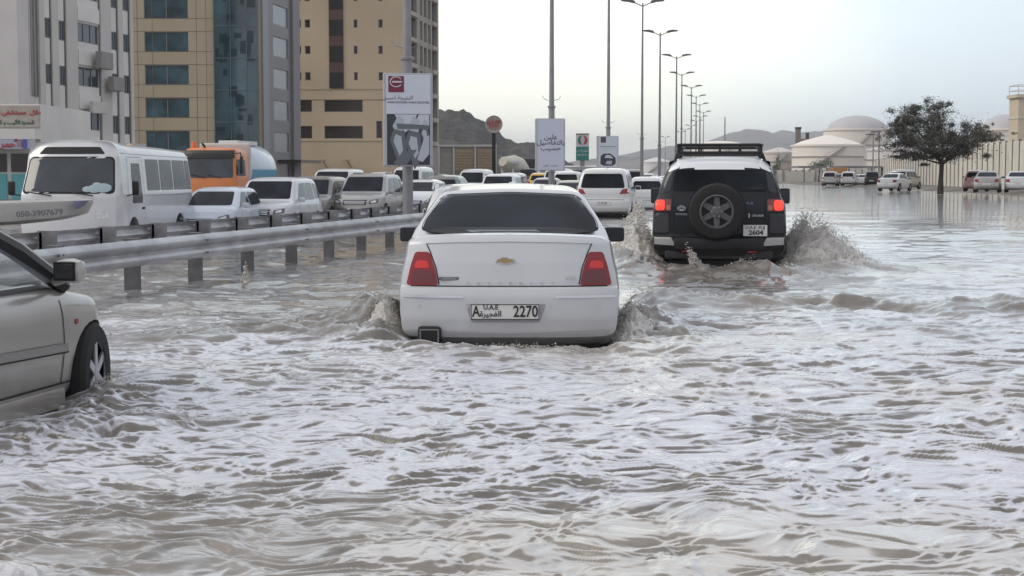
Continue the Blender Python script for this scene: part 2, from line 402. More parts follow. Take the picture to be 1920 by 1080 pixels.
L_(mxf.outputs[0], b.inputs['Base Color'])
rr = tn('ShaderNodeMapRange'); rr.inputs[3].default_value = .10; rr.inputs[4].default_value = .25; L_(mr.outputs[0], rr.inputs[0]); L_(rr.outputs[0], b.inputs['Roughness'])
b.inputs['IOR'].default_value = 1.33; b.inputs['Coat Weight'].default_value = .75; b.inputs['Coat IOR'].default_value = 1.4; b.inputs['Coat Roughness'].default_value = .07
nb = tn('ShaderNodeTexNoise'); nb.inputs['Scale'].default_value = 9; nb.inputs['Detail'].default_value = 8; nb.inputs['Roughness'].default_value = .6; L_(mpn.outputs[0], nb.inputs['Vector'])
bp = tn('ShaderNodeBump'); bp.inputs['Strength'].default_value = .5; bp.inputs['Distance'].default_value = .02; L_(nb.outputs[0], bp.inputs['Height']); L_(bp.outputs[0], b.inputs['Normal'])
nb2 = tn('ShaderNodeTexNoise'); nb2.inputs['Scale'].default_value = 2.2; nb2.inputs['Detail'].default_value = 5; L_(mpn.outputs[0], nb2.inputs['Vector'])
bp2 = tn('ShaderNodeBump'); bp2.inputs['Strength'].default_value = .6; bp2.inputs['Distance'].default_value = .10; L_(nb2.outputs[0], bp2.inputs['Height']); L_(bp.outputs[0], bp2.inputs['Normal']); L_(bp2.outputs[0], b.inputs['Normal'])
water = grid_mesh('water', WX, WY, H, m_water, uvcol={'foam_sheen': foam_sheen, 'mud': muddy}); tag(water, kind='structure')

# ---------------------------------------------------------------- vehicles: one deformed box per body, details projected on it
m_tyre = mat('tyre_rubber', (.018, .018, .019), .85, var=.2, vs=20)
m_rim = mat('alloy_rim', (.42, .42, .43), .35, .7)
m_glass = mat('tinted_glass', (.014, .017, .022), .06, spec=.13, var=.7, vs=1.3)  # uneven tone in the base colour stands in for reflections on the glass
m_glass2 = mat('grey_glass', (.035, .042, .05), .08, spec=.4)
m_black = mat('black_plastic', (.012, .012, .013), .5, var=.2)
m_chrome = mat('chrome_trim', (.62, .62, .64), .18, .9)
m_gap = mat('panel_gap', (.02, .02, .021), .8)
m_red = mat('tail_lamp_red', (.23, .012, .016), .15, coat=.4)
m_redlit = mat('brake_light_glow', (.9, .03, .02), .2, emit=1.5, ecol=(1, .035, .02))
m_redglow = mat('tail_lamp_glow', (.5, .02, .02), .2, emit=.07, ecol=(1, .03, .02), coat=.5)
m_clear = mat('lamp_lens', (.62, .63, .65), .12, coat=.8, var=.25, vs=14)
m_amber = mat('amber_lens', (.6, .2, .04), .2, coat=.6)
m_plate = mat('plate_white', (.66, .66, .64), .45)
m_ink = mat('plate_ink', (.02, .02, .022), .6)
m_gold = mat('gold_badge', (.42, .30, .14), .3, .7)
def paint(name, c, **k): return mat(name, c, .32, coat=.7, var=.04, vs=1.5, **k)
m_white = paint('white_paint', (.60, .61, .62), dirt=.3)
m_pearl = paint('bright_white_paint', (.55, .565, .585), dirt=.3)
m_silver = mat('silver_paint', (.36, .35, .335), .34, .5, var=.04, coat=.6, dirt=.5)
m_grey = mat('grey_paint', (.22, .21, .20), .34, .5, var=.04, coat=.6, dirt=.4)
m_darkp = mat('charcoal_paint', (.010, .011, .014), .35, .0, coat=.22, spec=.3, var=.1, dirt=.15)
m_blue = paint('pale_blue_paint', (.55, .60, .68), dirt=.2)
m_mirrorglass = mat('mirror_glass', (.05, .055, .06), .08, .3)

def ip(t, x): return float(np.interp(x, [q[0] for q in t], [q[1] for q in t]))
def body(name, D, m, parent, arches=True, nx=20, ny=96, nz=24, smang=28):
    "D: L, W, top[(y,z)], bot[(y,z)], rear[(z,off)], front[(z,off)], plan[(y,f)], side[(z,f)], crown, n"
    L = D['L']; idx = {}; vs = []; fs = []
    n1 = D.get('n', 9); crown = D.get('crown', .03); bul = D.get('bulge', .10)
    blend = D.get('blend', .16)
    tb = sorted(set([round(k/ny, 5) for k in range(ny+1)]+[round((q[0]+L/2)/L, 5) for q in D['top'] if 0 <= (q[0]+L/2)/L <= 1])); ny = len(tb)-1
    def f(i, j, k):
        a = -1+2*i/nx; a = math.copysign(abs(a)**.85, a); bb = tb[j]; c = k/nz
        y0 = -L/2+bb*L; zt, zb = ip(D['top'], y0), ip(D['bot'], y0)
        q = 2*c-1; mxx = max(abs(a), abs(q)); s_ = 1.0
        if mxx > 0: s_ = mxx/((abs(a)**n1+abs(q)**n1)**(1/n1))
        a2, q2 = a*s_, q*s_
        z = zb+(q2+1)/2*(zt-zb)
        wd = D['W']*ip(D['plan'], y0)*ip(D['side'], z)
        z2 = z+crown*(1-a2*a2)*max(0, q2)**3
        y = y0
        fr = max(0, 1-bb/blend); ff = max(0, 1-(1-bb)/blend)
        if fr: y += (ip(D['rear'], z)+bul*abs(a2)**3.2)*fr
        if ff: y -= (ip(D['front'], z)+D.get('fbulge', bul)*abs(a2)**3.0)*ff
        return (a2*wd, y, z2)
    def vi(i, j, k):
        key = (i, j, k)
        if key not in idx: idx[key] = len(vs); vs.append(f(i, j, k))
        return idx[key]
    for i in range(nx):
        for j in range(ny):
            fs.append((vi(i, j, 0), vi(i, j+1, 0), vi(i+1, j+1, 0), vi(i+1, j, 0))); fs.append((vi(i, j, nz), vi(i+1, j, nz), vi(i+1, j+1, nz), vi(i, j+1, nz)))
        for k in range(nz):
            fs.append((vi(i, 0, k), vi(i+1, 0, k), vi(i+1, 0, k+1), vi(i, 0, k+1))); fs.append((vi(i, ny, k), vi(i, ny, k+1), vi(i+1, ny, k+1), vi(i+1, ny, k)))
    for j in range(ny):
        for k in range(nz):
            fs.append((vi(0, j, k), vi(0, j, k+1), vi(0, j+1, k+1), vi(0, j+1, k))); fs.append((vi(nx, j, k), vi(nx, j+1, k), vi(nx, j+1, k+1), vi(nx, j, k+1)))
    mb = MB(); mb.add(vs, fs); o = mb.build(name, m, parent, smooth=True, angle=smang)
    if arches:
        cm = MB()
        for wy_ in D['wheels']:
            for sx in (-1, 1): cm.lathe([(D['wr']+.055, -.28), (D['wr']+.055, .28)], (sx*D['W'], wy_, D['wr']), 'X', 28)
        co = cm.build('cut', None)
        md = o.modifiers.new('b', 'BOOLEAN'); md.object = co; md.operation = 'DIFFERENCE'; md.solver = 'EXACT'
        dg = bpy.context.evaluated_depsgraph_get(); me = bpy.data.meshes.new_from_object(o.evaluated_get(dg))
        o.modifiers.clear(); o.data = me; bpy.data.objects.remove(co)
        me.materials.clear(); me.materials.append(m)
    bm = bmesh.new(); bm.from_mesh(o.data); bvh = BVHTree.FromBMesh(bm); bm.free()
    return o, bvh
def wheel(parent, x, y, r, w_=.21, side=1, spokes=5, m_r=None, name='wheel', steer=0, z=None):
    e_ = empty(name, (x, y, r if z is None else z), 0, parent); e_.rotation_euler = (0, 0, steer)
    t_ = MB().lathe([(r*.62, -w_/2), (r*.9, -w_/2), (r*.985, -w_*.36), (r, -w_*.2), (r, w_*.2), (r*.985, w_*.36), (r*.9, w_/2), (r*.62, w_/2)], (0, 0, 0), 'X', 32, cap=False)
    t_.build('tyre', m_tyre, e_, True)
    rb = MB(); s = side
    rb.lathe([(r*.62, s*w_*.47), (r*.655, s*w_*.50), (r*.655, s*w_*.40), (r*.60, s*w_*.40)], (0, 0, 0), 'X', 32, cap=False)
    for k in range(spokes):
        a = 2*math.pi*k/spokes
        M = Matrix.Rotation(a, 4, 'X')
        rb.box((0, 0, 0), (.02, r*.17, r*.52), M=M @ Matrix.Translation((s*w_*.40, 0, r*.36)), bev=.006)
    rb.lathe([(r*.15, s*w_*.30), (r*.15, s*w_*.46), (r*.05, s*w_*.48)], (0, 0, 0), 'X', 16)
    rb.build('rim', m_r or m_rim, e_, True)
    MB().lathe([(r*.6, s*w_*.16), (r*.6, s*w_*.18)], (0, 0, 0), 'X', 24).build('brake_disc', m_black, e_)
    return e_
def mirror(parent, side, x, y, z, m=None, sz=(.20, .09, .14)):
    mb = MB(); mb.box((x+side*sz[0]*.55, y, z), sz, bev=.035); mb.tube([(x-side*.10, y+.02, z-.05), (x+side*.08, y, z-.02)], .02, 6)
    o = mb.build('mirror', m or m_black, parent, True)
    MB().box((x+side*sz[0]*.55, y-sz[1]/2-.002, z), (sz[0]*.8, .006, sz[2]*.75), bev=.002).build('mirror_glass', m_mirrorglass, o)
    return o
def plate(parent, x, y, z, w_=.5, h=.12, tilt=0):
    return MB().box((x, y, z), (w_, .012, h), bev=.004).build('number_plate', m_plate, parent)

SPEC = {
 'suv': dict(L=4.75, W=.93, crown=.035, bulge=.10, fbulge=.22, n=13, wr=.36, wheels=(-1.42, 1.38),
   top=[(-2.375, 1.66), (-2.2, 1.73), (-1.2, 1.78), (.2, 1.775), (.55, 1.72), (1.22, 1.16), (1.4, 1.10), (2.1, .99), (2.3, .90), (2.375, .80)],
   bot=[(-2.375, .40), (-1.9, .27), (2.0, .27), (2.375, .36)],
   rear=[(.3, .08), (.5, .0), (.75, .02), (.8, .07), (1.05, .09), (1.75, .38)], front=[(.3, .10), (.45, .02), (.6, 0), (.8, .04), (1.0, .12)],
   plan=[(-2.375, .93), (-1.8, .985), (0, 1), (1.4, .99), (2.0, .95), (2.375, .86)], side=[(.25, .95), (.45, .99), (.7, 1.0), (1.0, .985), (1.08, .955), (1.7, .80), (1.8, .76)],
   belt=1.10, side_w=[[(-2.0, 1.16), (-1.35, 1.14), (-1.30, 1.62), (-1.85, 1.58)], [(-1.22, 1.13), (-.42, 1.12), (-.42, 1.64), (-1.2, 1.63)], [(-.34, 1.12), (.82, 1.11), (.30, 1.62), (-.34, 1.64)]],
   rw=[(-.72, 1.16), (.72, 1.16), (.62, 1.62), (-.62, 1.62)], ws=[(-.73, 1.17), (.73, 1.17), (.64, 1.69), (-.64, 1.69)],
   tl=[(.54, .96), (.84, .98), (.86, 1.15), (.64, 1.12)], hl=[(.50, .72), (.80, .78), (.80, .92), (.52, .86)], grille=[(-.40, .70), (.40, .70), (.44, .88), (-.44, .88)], mz=1.14, my=.85, pl=.62),
 'sedan': dict(L=4.6, W=.88, crown=.03, bulge=.14, fbulge=.25, n=12, wr=.32, wheels=(-1.35, 1.32),
   top=[(-2.3, .98), (-2.1, 1.04), (-1.45, 1.06), (-.75, 1.42), (-.2, 1.46), (.4, 1.42), (1.25, .99), (2.0, .80), (2.3, .66)],
   bot=[(-2.3, .32), (-1.9, .2), (2.0, .2), (2.3, .28)],
   rear=[(.3, .06), (.45, .0), (.62, .02), (.68, .08), (.98, .12)], front=[(.3, .06), (.5, 0), (.7, .10), (.8, .2)],
   plan=[(-2.3, .90), (-1.7, .98), (0, 1), (1.3, .985), (1.9, .93), (2.3, .80)], side=[(.2, .95), (.4, .99), (.65, 1.0), (.95, .97), (1.02, .93), (1.4, .72), (1.5, .68)],
   belt=1.0, side_w=[[(-1.25, 1.05), (-.35, 1.03), (-.35, 1.37), (-.72, 1.35)], [(-.28, 1.03), (.92, 1.0), (.30, 1.37), (-.28, 1.38)]],
   rw=[(-.65, 1.10), (.65, 1.10), (.53, 1.38), (-.53, 1.38)], ws=[(-.66, 1.04), (.66, 1.04), (.53, 1.38), (-.53, 1.38)],
   tl=[(.50, .72), (.80, .74), (.80, .92), (.55, .93)], hl=[(.44, .60), (.76, .64), (.74, .76), (.48, .72)], grille=[(-.34, .54), (.34, .54), (.38, .70), (-.38, .70)], mz=1.04, my=.80, pl=.55),
 'hatch': dict(L=4.1, W=.86, crown=.03, bulge=.12, fbulge=.24, n=12, wr=.31, wheels=(-1.22, 1.25),
   top=[(-2.05, 1.38), (-1.9, 1.46), (-1.0, 1.53), (0, 1.52), (.3, 1.47), (1.15, 1.02), (1.8, .86), (2.05, .70)],
   bot=[(-2.05, .34), (-1.7, .22), (1.8, .22), (2.05, .3)],
   rear=[(.3, .05), (.45, .0), (.7, .03), (.95, .06), (1.45, .38)], front=[(.3, .06), (.5, 0), (.7, .08), (.86, .18)],
   plan=[(-2.05, .90), (-1.5, .98), (0, 1), (1.3, .98), (1.75, .93), (2.05, .80)], side=[(.2, .95), (.4, .99), (.65, 1.0), (.95, .98), (1.03, .94), (1.45, .76), (1.55, .72)],
   belt=1.0, side_w=[[(-1.7, 1.10), (-1.0, 1.05), (-.3, 1.04), (-.3, 1.42), (-1.5, 1.38)], [(-.22, 1.04), (.85, 1.01), (.22, 1.41), (-.22, 1.42)]],
   rw=[(-.62, 1.05), (.62, 1.05), (.52, 1.38), (-.52, 1.38)], ws=[(-.65, 1.06), (.65, 1.06), (.54, 1.43), (-.54, 1.43)],
   tl=[(.58, .80), (.78, .82), (.78, 1.08), (.66, 1.08)], hl=[(.44, .62), (.75, .68), (.72, .82), (.48, .76)], grille=[(-.32, .56), (.32, .56), (.36, .70), (-.36, .70)], mz=1.05, my=.72, pl=.55),
 'van': dict(L=4.9, W=.90, crown=.05, bulge=.08, fbulge=.2, n=10, wr=.33, wheels=(-1.4, 1.5),
   top=[(-2.45, 1.92), (-2.3, 1.98), (-1, 2.02), (.9, 2.0), (1.25, 1.92), (2.0, 1.15), (2.3, 1.0), (2.45, .85)],
   bot=[(-2.45, .38), (-2.1, .25), (2.1, .25), (2.45, .34)],
   rear=[(.3, .05), (.45, .0), (.9, .03), (1.95, .14)], front=[(.3, .06), (.5, 0), (.8, .06), (1.0, .12)],
   plan=[(-2.45, .95), (-2, .99), (0, 1), (1.6, .99), (2.2, .94), (2.45, .86)], side=[(.2, .96), (.45, 1), (1.1, .99), (1.15, .97), (1.9, .87), (2.05, .84)],
   belt=1.15, side_w=[[(-2.1, 1.22), (-1.0, 1.22), (-1.0, 1.75), (-2.05, 1.75)], [(-.9, 1.22), (.2, 1.22), (.2, 1.75), (-.9, 1.75)], [(.3, 1.2), (1.55, 1.2), (1.15, 1.74), (.3, 1.75)]],
   rw=[(-.68, 1.2), (.68, 1.2), (.62, 1.76), (-.62, 1.76)], ws=[(-.76, 1.2), (.76, 1.2), (.66, 1.84), (-.66, 1.84)],
   tl=[(.70, .95), (.84, .95), (.82, 1.3), (.70, 1.3)], hl=[(.48, .76), (.78, .80), (.78, .95), (.5, .92)], grille=[(-.38, .74), (.38, .74), (.4, .9), (-.4, .9)], mz=1.2, my=1.6, pl=.62)}
def mir2(p): return [(-a, b) for a, b in p]
def make_car(kind, m, name='car', detail=1, lit=False, rack=False, plates='A 4318'):
    D = SPEC[kind]; root = empty(name)
    o, bvh = body('body', D, m, root)
    lpaint = m
    for sd_ in (-1, 1):
        vw = 'right' if sd_ > 0 else 'left'
        for p in D['side_w']: patch('side_window', bvh, p, vw, m_glass2 if kind != 'sedan' else m_glass, root, r=.05)
        fl = (lambda p: p) if sd_ > 0 else mir2
        t1 = patch('tail_lamp', bvh, fl(D['tl']), 'rear', m_redlit if lit else m_red, root, off=.008)
        h1 = patch('headlamp', bvh, fl(D['hl']), 'front', mat('lamp_bezel', (.09, .095, .10), .15, coat=.6), root, off=.008)
        cxh = sum(q[0] for q in D['hl'])/4; czh = sum(q[1] for q in D['hl'])/4
        patch('reflector', bvh, fl([(cxh+(q[0]-cxh)*.55, czh+(q[1]-czh)*.55) for q in D['hl']]), 'front', m_clear, h1, off=.014)
        mirror(root, sd_, sd_*(D['W']*.96), D['my'], D['mz'], m)
        mg = MB()
        ys_ = [q[0] for q in D['side_w'][-1]]
        x0, x1 = min(ys_)-.04, max(ys_)+.02
        for pth in ([(x0, D['belt']-.02), (x0, .36)], [(x1-.12, D['belt']-.05), (x1-.15, .7), (x1-.2, .36)], [(D['side_w'][0][1][0] if kind != 'hatch' else -1.35, D['belt']-.02), (-1.25 if kind != 'hatch' else -1.0, .75)]):
            strip('', bvh, pth, vw, .012, None, None, .003, mg)
        mg.build('door_seam', m_gap, root)
        hb = MB()
        for hy in (x0+.12, x0-.75):
            loc, _, _ = surf(bvh, vw, hy, D['belt']-.14)
            if loc: hb.box(loc+Vector((sd_*.012, 0, 0)), (.03, .16, .028), bev=.008)
        hb.build('door_handle', m, root, True)
        patch('bumper_lamp', bvh, fl([(.55, .42), (.68, .43), (.68, .50), (.55, .50)]), 'front', m_clear, root, off=.006)
        for wy_ in D['wheels']: wheel(root, sd_*(D['W']-.11), wy_, D['wr'], side=sd_)
    patch('rear_window', bvh, D['rw'], 'rear', m_glass, root, off=.010, r=.08, rings=7)
    patch('windscreen', bvh, D['ws'], 'front', m_glass, root, off=.012, r=.07, rings=7)
    patch('grille', bvh, D['grille'], 'front', m_black, root, off=.006)
    gb = MB()
    gz0, gz1 = D['grille'][0][1], D['grille'][2][1]
    for k in range(1, 4):
        z_ = gz0+(gz1-gz0)*k/4; strip('', bvh, [(-.36 if kind != 'sedan' else -.3, z_), (.36 if kind != 'sedan' else .3, z_)], 'front', .022, None, None, .016, gb)
    gb.build('grille_bar', m_chrome, root)
    patch('air_intake', bvh, [(-.42, .38), (.42, .38), (.38, .50), (-.38, .50)], 'front', m_black, root, off=.005)
    loc, _, _ = surf(bvh, 'front', 0, D['pl']-.10); plate(root, 0, loc.y+.012, D['pl']-.08)
    loc, _, _ = surf(bvh, 'rear', 0, D['pl']+.05); pl_ = plate(root, 0, loc.y-.012, D['pl']+.05)
    text('plate_text', plates, .10, m_ink, pl_, rear_M(0, loc.y-.021, D['pl']+.05), .001)
    strip('tailgate_seam', bvh, [(-.70, D['pl']+.16), (.70, D['pl']+.16)], 'rear', .014, m_gap, root)
    MB().box((0, 0, .30), (D['W']*1.5, D['L']*.86, .16)).build('underbody', m_black, root)
    if rack:
        zt = ip(D['top'], -.5)
        for sd_ in (-1, 1): MB().tube([(sd_*.60, -1.7, zt-.05), (sd_*.60, -1.6, zt+.045), (sd_*.60, .0, zt+.045), (sd_*.60, .15, zt-.05)], .018, 6).build('roof_rail', m_chrome if rack == 'c' else m_black, root, True)
    return root

def place(o, px, Y, V, z=None, front=False, label=None, cat='car', group=None):
    "px, Y: middle of the face turned to the road behind (or ahead); V: where its flanks run to"
    a = math.atan((V-960)/F); o.rotation_euler = (0, 0, -a if not front else math.pi-a)
    L = o.get('L_', 4.6)
    cx, cy = X(px, Y), Y
    dx, dy = math.sin(a), math.cos(a)
    o.location = (cx+dx*L/2, cy+dy*L/2, ROAD_Z if z is None else z)
    if label: tag(o, label, cat, group)
    return o

# ---------------------------------------------------------------- white sedan ahead, seen from straight behind
def hero_sedan():
    D = dict(L=4.9, W=.925, crown=.03, bulge=.13, fbulge=.25, n=20, wr=.33, wheels=(-1.42, 1.45), blend=.13,
      top=[(-2.45, 1.095), (-2.32, 1.108), (-2.1, 1.10), (-1.62, 1.075), (-1.52, 1.085), (-.80, 1.455), (-.4, 1.49), (0, 1.50), (.35, 1.485), (1.3, 1.04), (2.1, .86), (2.45, .72)],
      bot=[(-2.45, .30), (-2.1, .20), (2.0, .2), (2.45, .28)],
      rear=[(.28, .06), (.34, .02), (.45, 0), (.63, 0), (.70, .02), (.715, .075), (.9, .10), (1.05, .14), (1.12, .20)],
      front=[(.3, .06), (.5, 0), (.7, .10), (.86, .2)],
      plan=[(-2.45, .955), (-2.0, .99), (-1.2, 1), (1.4, .985), (2.0, .93), (2.45, .80)],
      side=[(.2, .93), (.36, .985), (.5, 1.0), (.68, 1.0), (.80, .985), (.95, .945), (1.06, .93), (1.13, .905), (1.25, .83), (1.4, .735), (1.5, .66)])
    root = empty('sedan'); root['L_'] = 4.9
    o, bvh = body('body', D, m_pearl, root, ny=130, nz=40, nx=28)
    # glazing, with its thin seal
    g = [(-.76, 1.130), (.76, 1.130), (.745, 1.22), (.60, 1.428), (0, 1.452), (-.60, 1.428), (-.745, 1.22)]
    patch('window_seal', bvh, [(x*1.018, z+(.008 if z > 1.3 else -.004)) for x, z in g], 'rear', m_gap, root, off=.003, r=.08, rings=8, back=.0)
    patch('rear_window', bvh, g, 'rear', m_glass, root, off=.007, r=.08, rings=10, back=.0)
    patch('windscreen', bvh, [(-.72, 1.08), (.72, 1.08), (.58, 1.42), (-.58, 1.42)], 'front', m_glass, root, r=.08)
    # deck lid: lip and seams
    sm = MB()
    for s in (-1, 1):
        strip('', bvh, [(s*.672, 1.05), (s*.640, .985), (s*.592, .86), (s*.567, .725)], 'rear', .009, None, None, .004, sm)
    strip('', bvh, [(-.80, .713), (.80, .713)], 'rear', .008, None, None, .006, sm)
    sm.build('boot_seam', m_gap, root)
    lp = MB(); strip('', bvh, [(-.68, 1.060), (-.4, 1.072), (0, 1.078), (.4, 1.072), (.68, 1.060)], 'rear', .014, None, None, .010, lp)
    lp.build('boot_lip', m_pearl, root, True)
    for s in (-1, 1):
        fl = (lambda p: p) if s > 0 else mir2
        tl = patch('tail_lamp', bvh, fl([(.575, .718), (.838, .718), (.80, .88), (.765, .985), (.645, .985), (.60, .85)]), 'rear', m_red, root, off=.010, r=.025, rings=8)
        patch('lit_lens', bvh, fl([(.645, .855), (.775, .855), (.755, .915), (.66, .915)]), 'rear', m_redglow, tl, off=.015, r=.025)
        patch('reversing_lens', bvh, fl([(.60, .735), (.80, .735), (.785, .835), (.615, .835)]), 'rear', mat('smoked_red_lens', (.12, .02, .022), .18, coat=.5), tl, off=.013, r=.02)
        cs = MB(); strip('', bvh, [(s*.37, .632), (s*.86, .632), ], 'rear', .020, None, None, .010, cs)
        cs.build('bumper_trim', m_chrome, root)
        sc_ = MB(); strip('', bvh, [(-2.25, .632), (-1.85, .632)], 'right' if s > 0 else 'left', .018, None, None, .009, sc_); sc_.build('bumper_trim', m_chrome, root)
        for px_ in (.33, .72):
            loc, _, _ = surf(bvh, 'rear', s*px_, .555); MB().lathe([(.013, -.004), (.013, .003)], loc, 'Y', 12).build('parking_sensor', mat('sensor_grey', (.5, .5, .52), .5), root)
        mirror(root, s, s*.90, .62, 1.02, m_darkp, (.21, .10, .15))
        vw = 'right' if s > 0 else 'left'
        patch('side_window', bvh, [(-1.2, 1.12), (-.35, 1.08), (-.35, 1.41), (-.72, 1.38)], vw, m_glass, root, r=.06)
        patch('side_window', bvh, [(-.28, 1.08), (.95, 1.05), (.32, 1.40), (-.28, 1.42)], vw, m_glass, root, r=.06)
        patch('headlamp', bvh, fl([(.44, .64), (.78, .68), (.76, .80), (.48, .76)]), 'front', m_clear, root)
        for wy_ in D['wheels']: wheel(root, s*(D['W']-.12), wy_, .33, side=s)
    # bumper recess, plate, badge, letters
    patch('plate_recess', bvh, [(-.35, .575), (.30, .575), (.25, .425), (-.30, .425)], 'rear', mat('recess_grey', (.33, .33, .34), .5), root, off=.003, r=.02)
    loc, _, _ = surf(bvh, 'rear', -.03, .51); y = loc.y-.012
    p = MB().box((-.03, y, .513), (.555, .012, .128), bev=.005).build('number_plate', m_plate, root)
    fr = MB()
    for dz in (-.060, .060): fr.box((-.03, y-.008, .513+dz), (.545, .004, .006))
    for dx in (-.272, .272): fr.box((-.03+dx, y-.008, .513), (.006, .004, .126))
    fr.build('plate_border', m_ink, p)
    T = lambda s_, x, z, sz, sx=1, w_=.002: text('plate_text', s_, sz, m_ink, p, rear_M(x, y-.009, z), .001, sx=sx, weight=w_)
    T('A', -.262, .512, .125, .72); T('2270', .135, .512, .128, .78)
    T('U.A.E', -.145, .548, .052, 1.0, .001); T('\uFE93\uFEAE\uFEF4\uFEA0\uFED4\uFEDF\uFE8D', -.145, .495, .062, 1.0, .001)
    loc, _, _ = surf(bvh, 'rear', -.03, .918)
    bt = [(-.072, -.012), (-.03, -.012), (-.024, -.026), (.030, -.026), (.036, -.014), (.076, -.012), (.062, .014), (.022, .014), (.018, .026), (-.034, .026), (-.038, .014), (-.060, .014)]
    sc1 = [(-.03+a*1.08, .918+b*1.1) for a, b in bt]; sc2 = [(-.03+a*.93, .918+b*.8) for a, b in bt]
    eb = MB().prism(sc1, loc.y-.012, loc.y+.03).build('badge', m_chrome, root); MB().prism(sc2, loc.y-.016, loc.y-.012).build('badge_fill', m_gold, eb)
    loc, _, _ = surf(bvh, 'rear', -.48, .777)
    b2 = MB().box((-.485, loc.y-.004, .772), (.165, .012, .028), bev=.004).build('name_badge', mat('badge_dark', (.16, .17, .18), .35, .5), root)
    text('badge_text', 'CAPRICE', .024, m_chrome, b2, rear_M(-.485, loc.y-.011, .772), .001, sx=1.2)
    for i, c_ in enumerate('CHEVROLET'):
        x = -.33+i*.085; loc, _, _ = surf(bvh, 'rear', x, .735)
        if i == 0: lt = MB().box((-.485, loc.y+.004, .735), (.001, .001, .001)); 
        text('boot_letter', c_, .030, m_chrome, root, rear_M(x, loc.y-.008, .737), .002)
    loc, _, _ = surf(bvh, 'rear', .49, .777); text('trim_badge', 'LTZ', .036, m_chrome, root, rear_M(.50, loc.y-.008, .775), .002, sx=1.3)
    # lower valance lip, tailpipe, underbody
    lv = MB(); strip('', bvh, [(-.80, .345), (-.4, .335), (0, .315), (.4, .335), (.80, .345)], 'rear', .012, None, None, .012, lv); lv.build('valance_lip', mat('valance_grey', (.5, .5, .51), .4), root)
    MB().box((0, .05, .27), (1.5, 4.3, .16)).build('underbody', m_black, root)
    ex = MB().box((-.64, -2.28, .315), (.19, .34, .15), bev=.03).build('tailpipe', m_black, root, True)
    fr = MB().lathe([(.062, -.01), (.078, -.01), (.078, .02), (.062, .02), (.062, -.01)], (-.645, -2.46, .315), 'Y', 4, 1.1, .9)
    fr = MB(); 
    for dx, dz, w_, h_ in ((0, .052, .15, .010), (0, -.052, .15, .010), (-.072, 0, .010, .112), (.072, 0, .010, .112)): fr.box((-.64+dx, -2.452, .315+dz), (w_, .02, h_))
    fr.build('tailpipe_rim', m_grey, ex)
    place(root, 954, 12.38, 985, z=-.25)
    tag(root, 'white saloon car with dark rear window and plate A 2270 driving through the flood', 'car'); return root
hero_sedan()

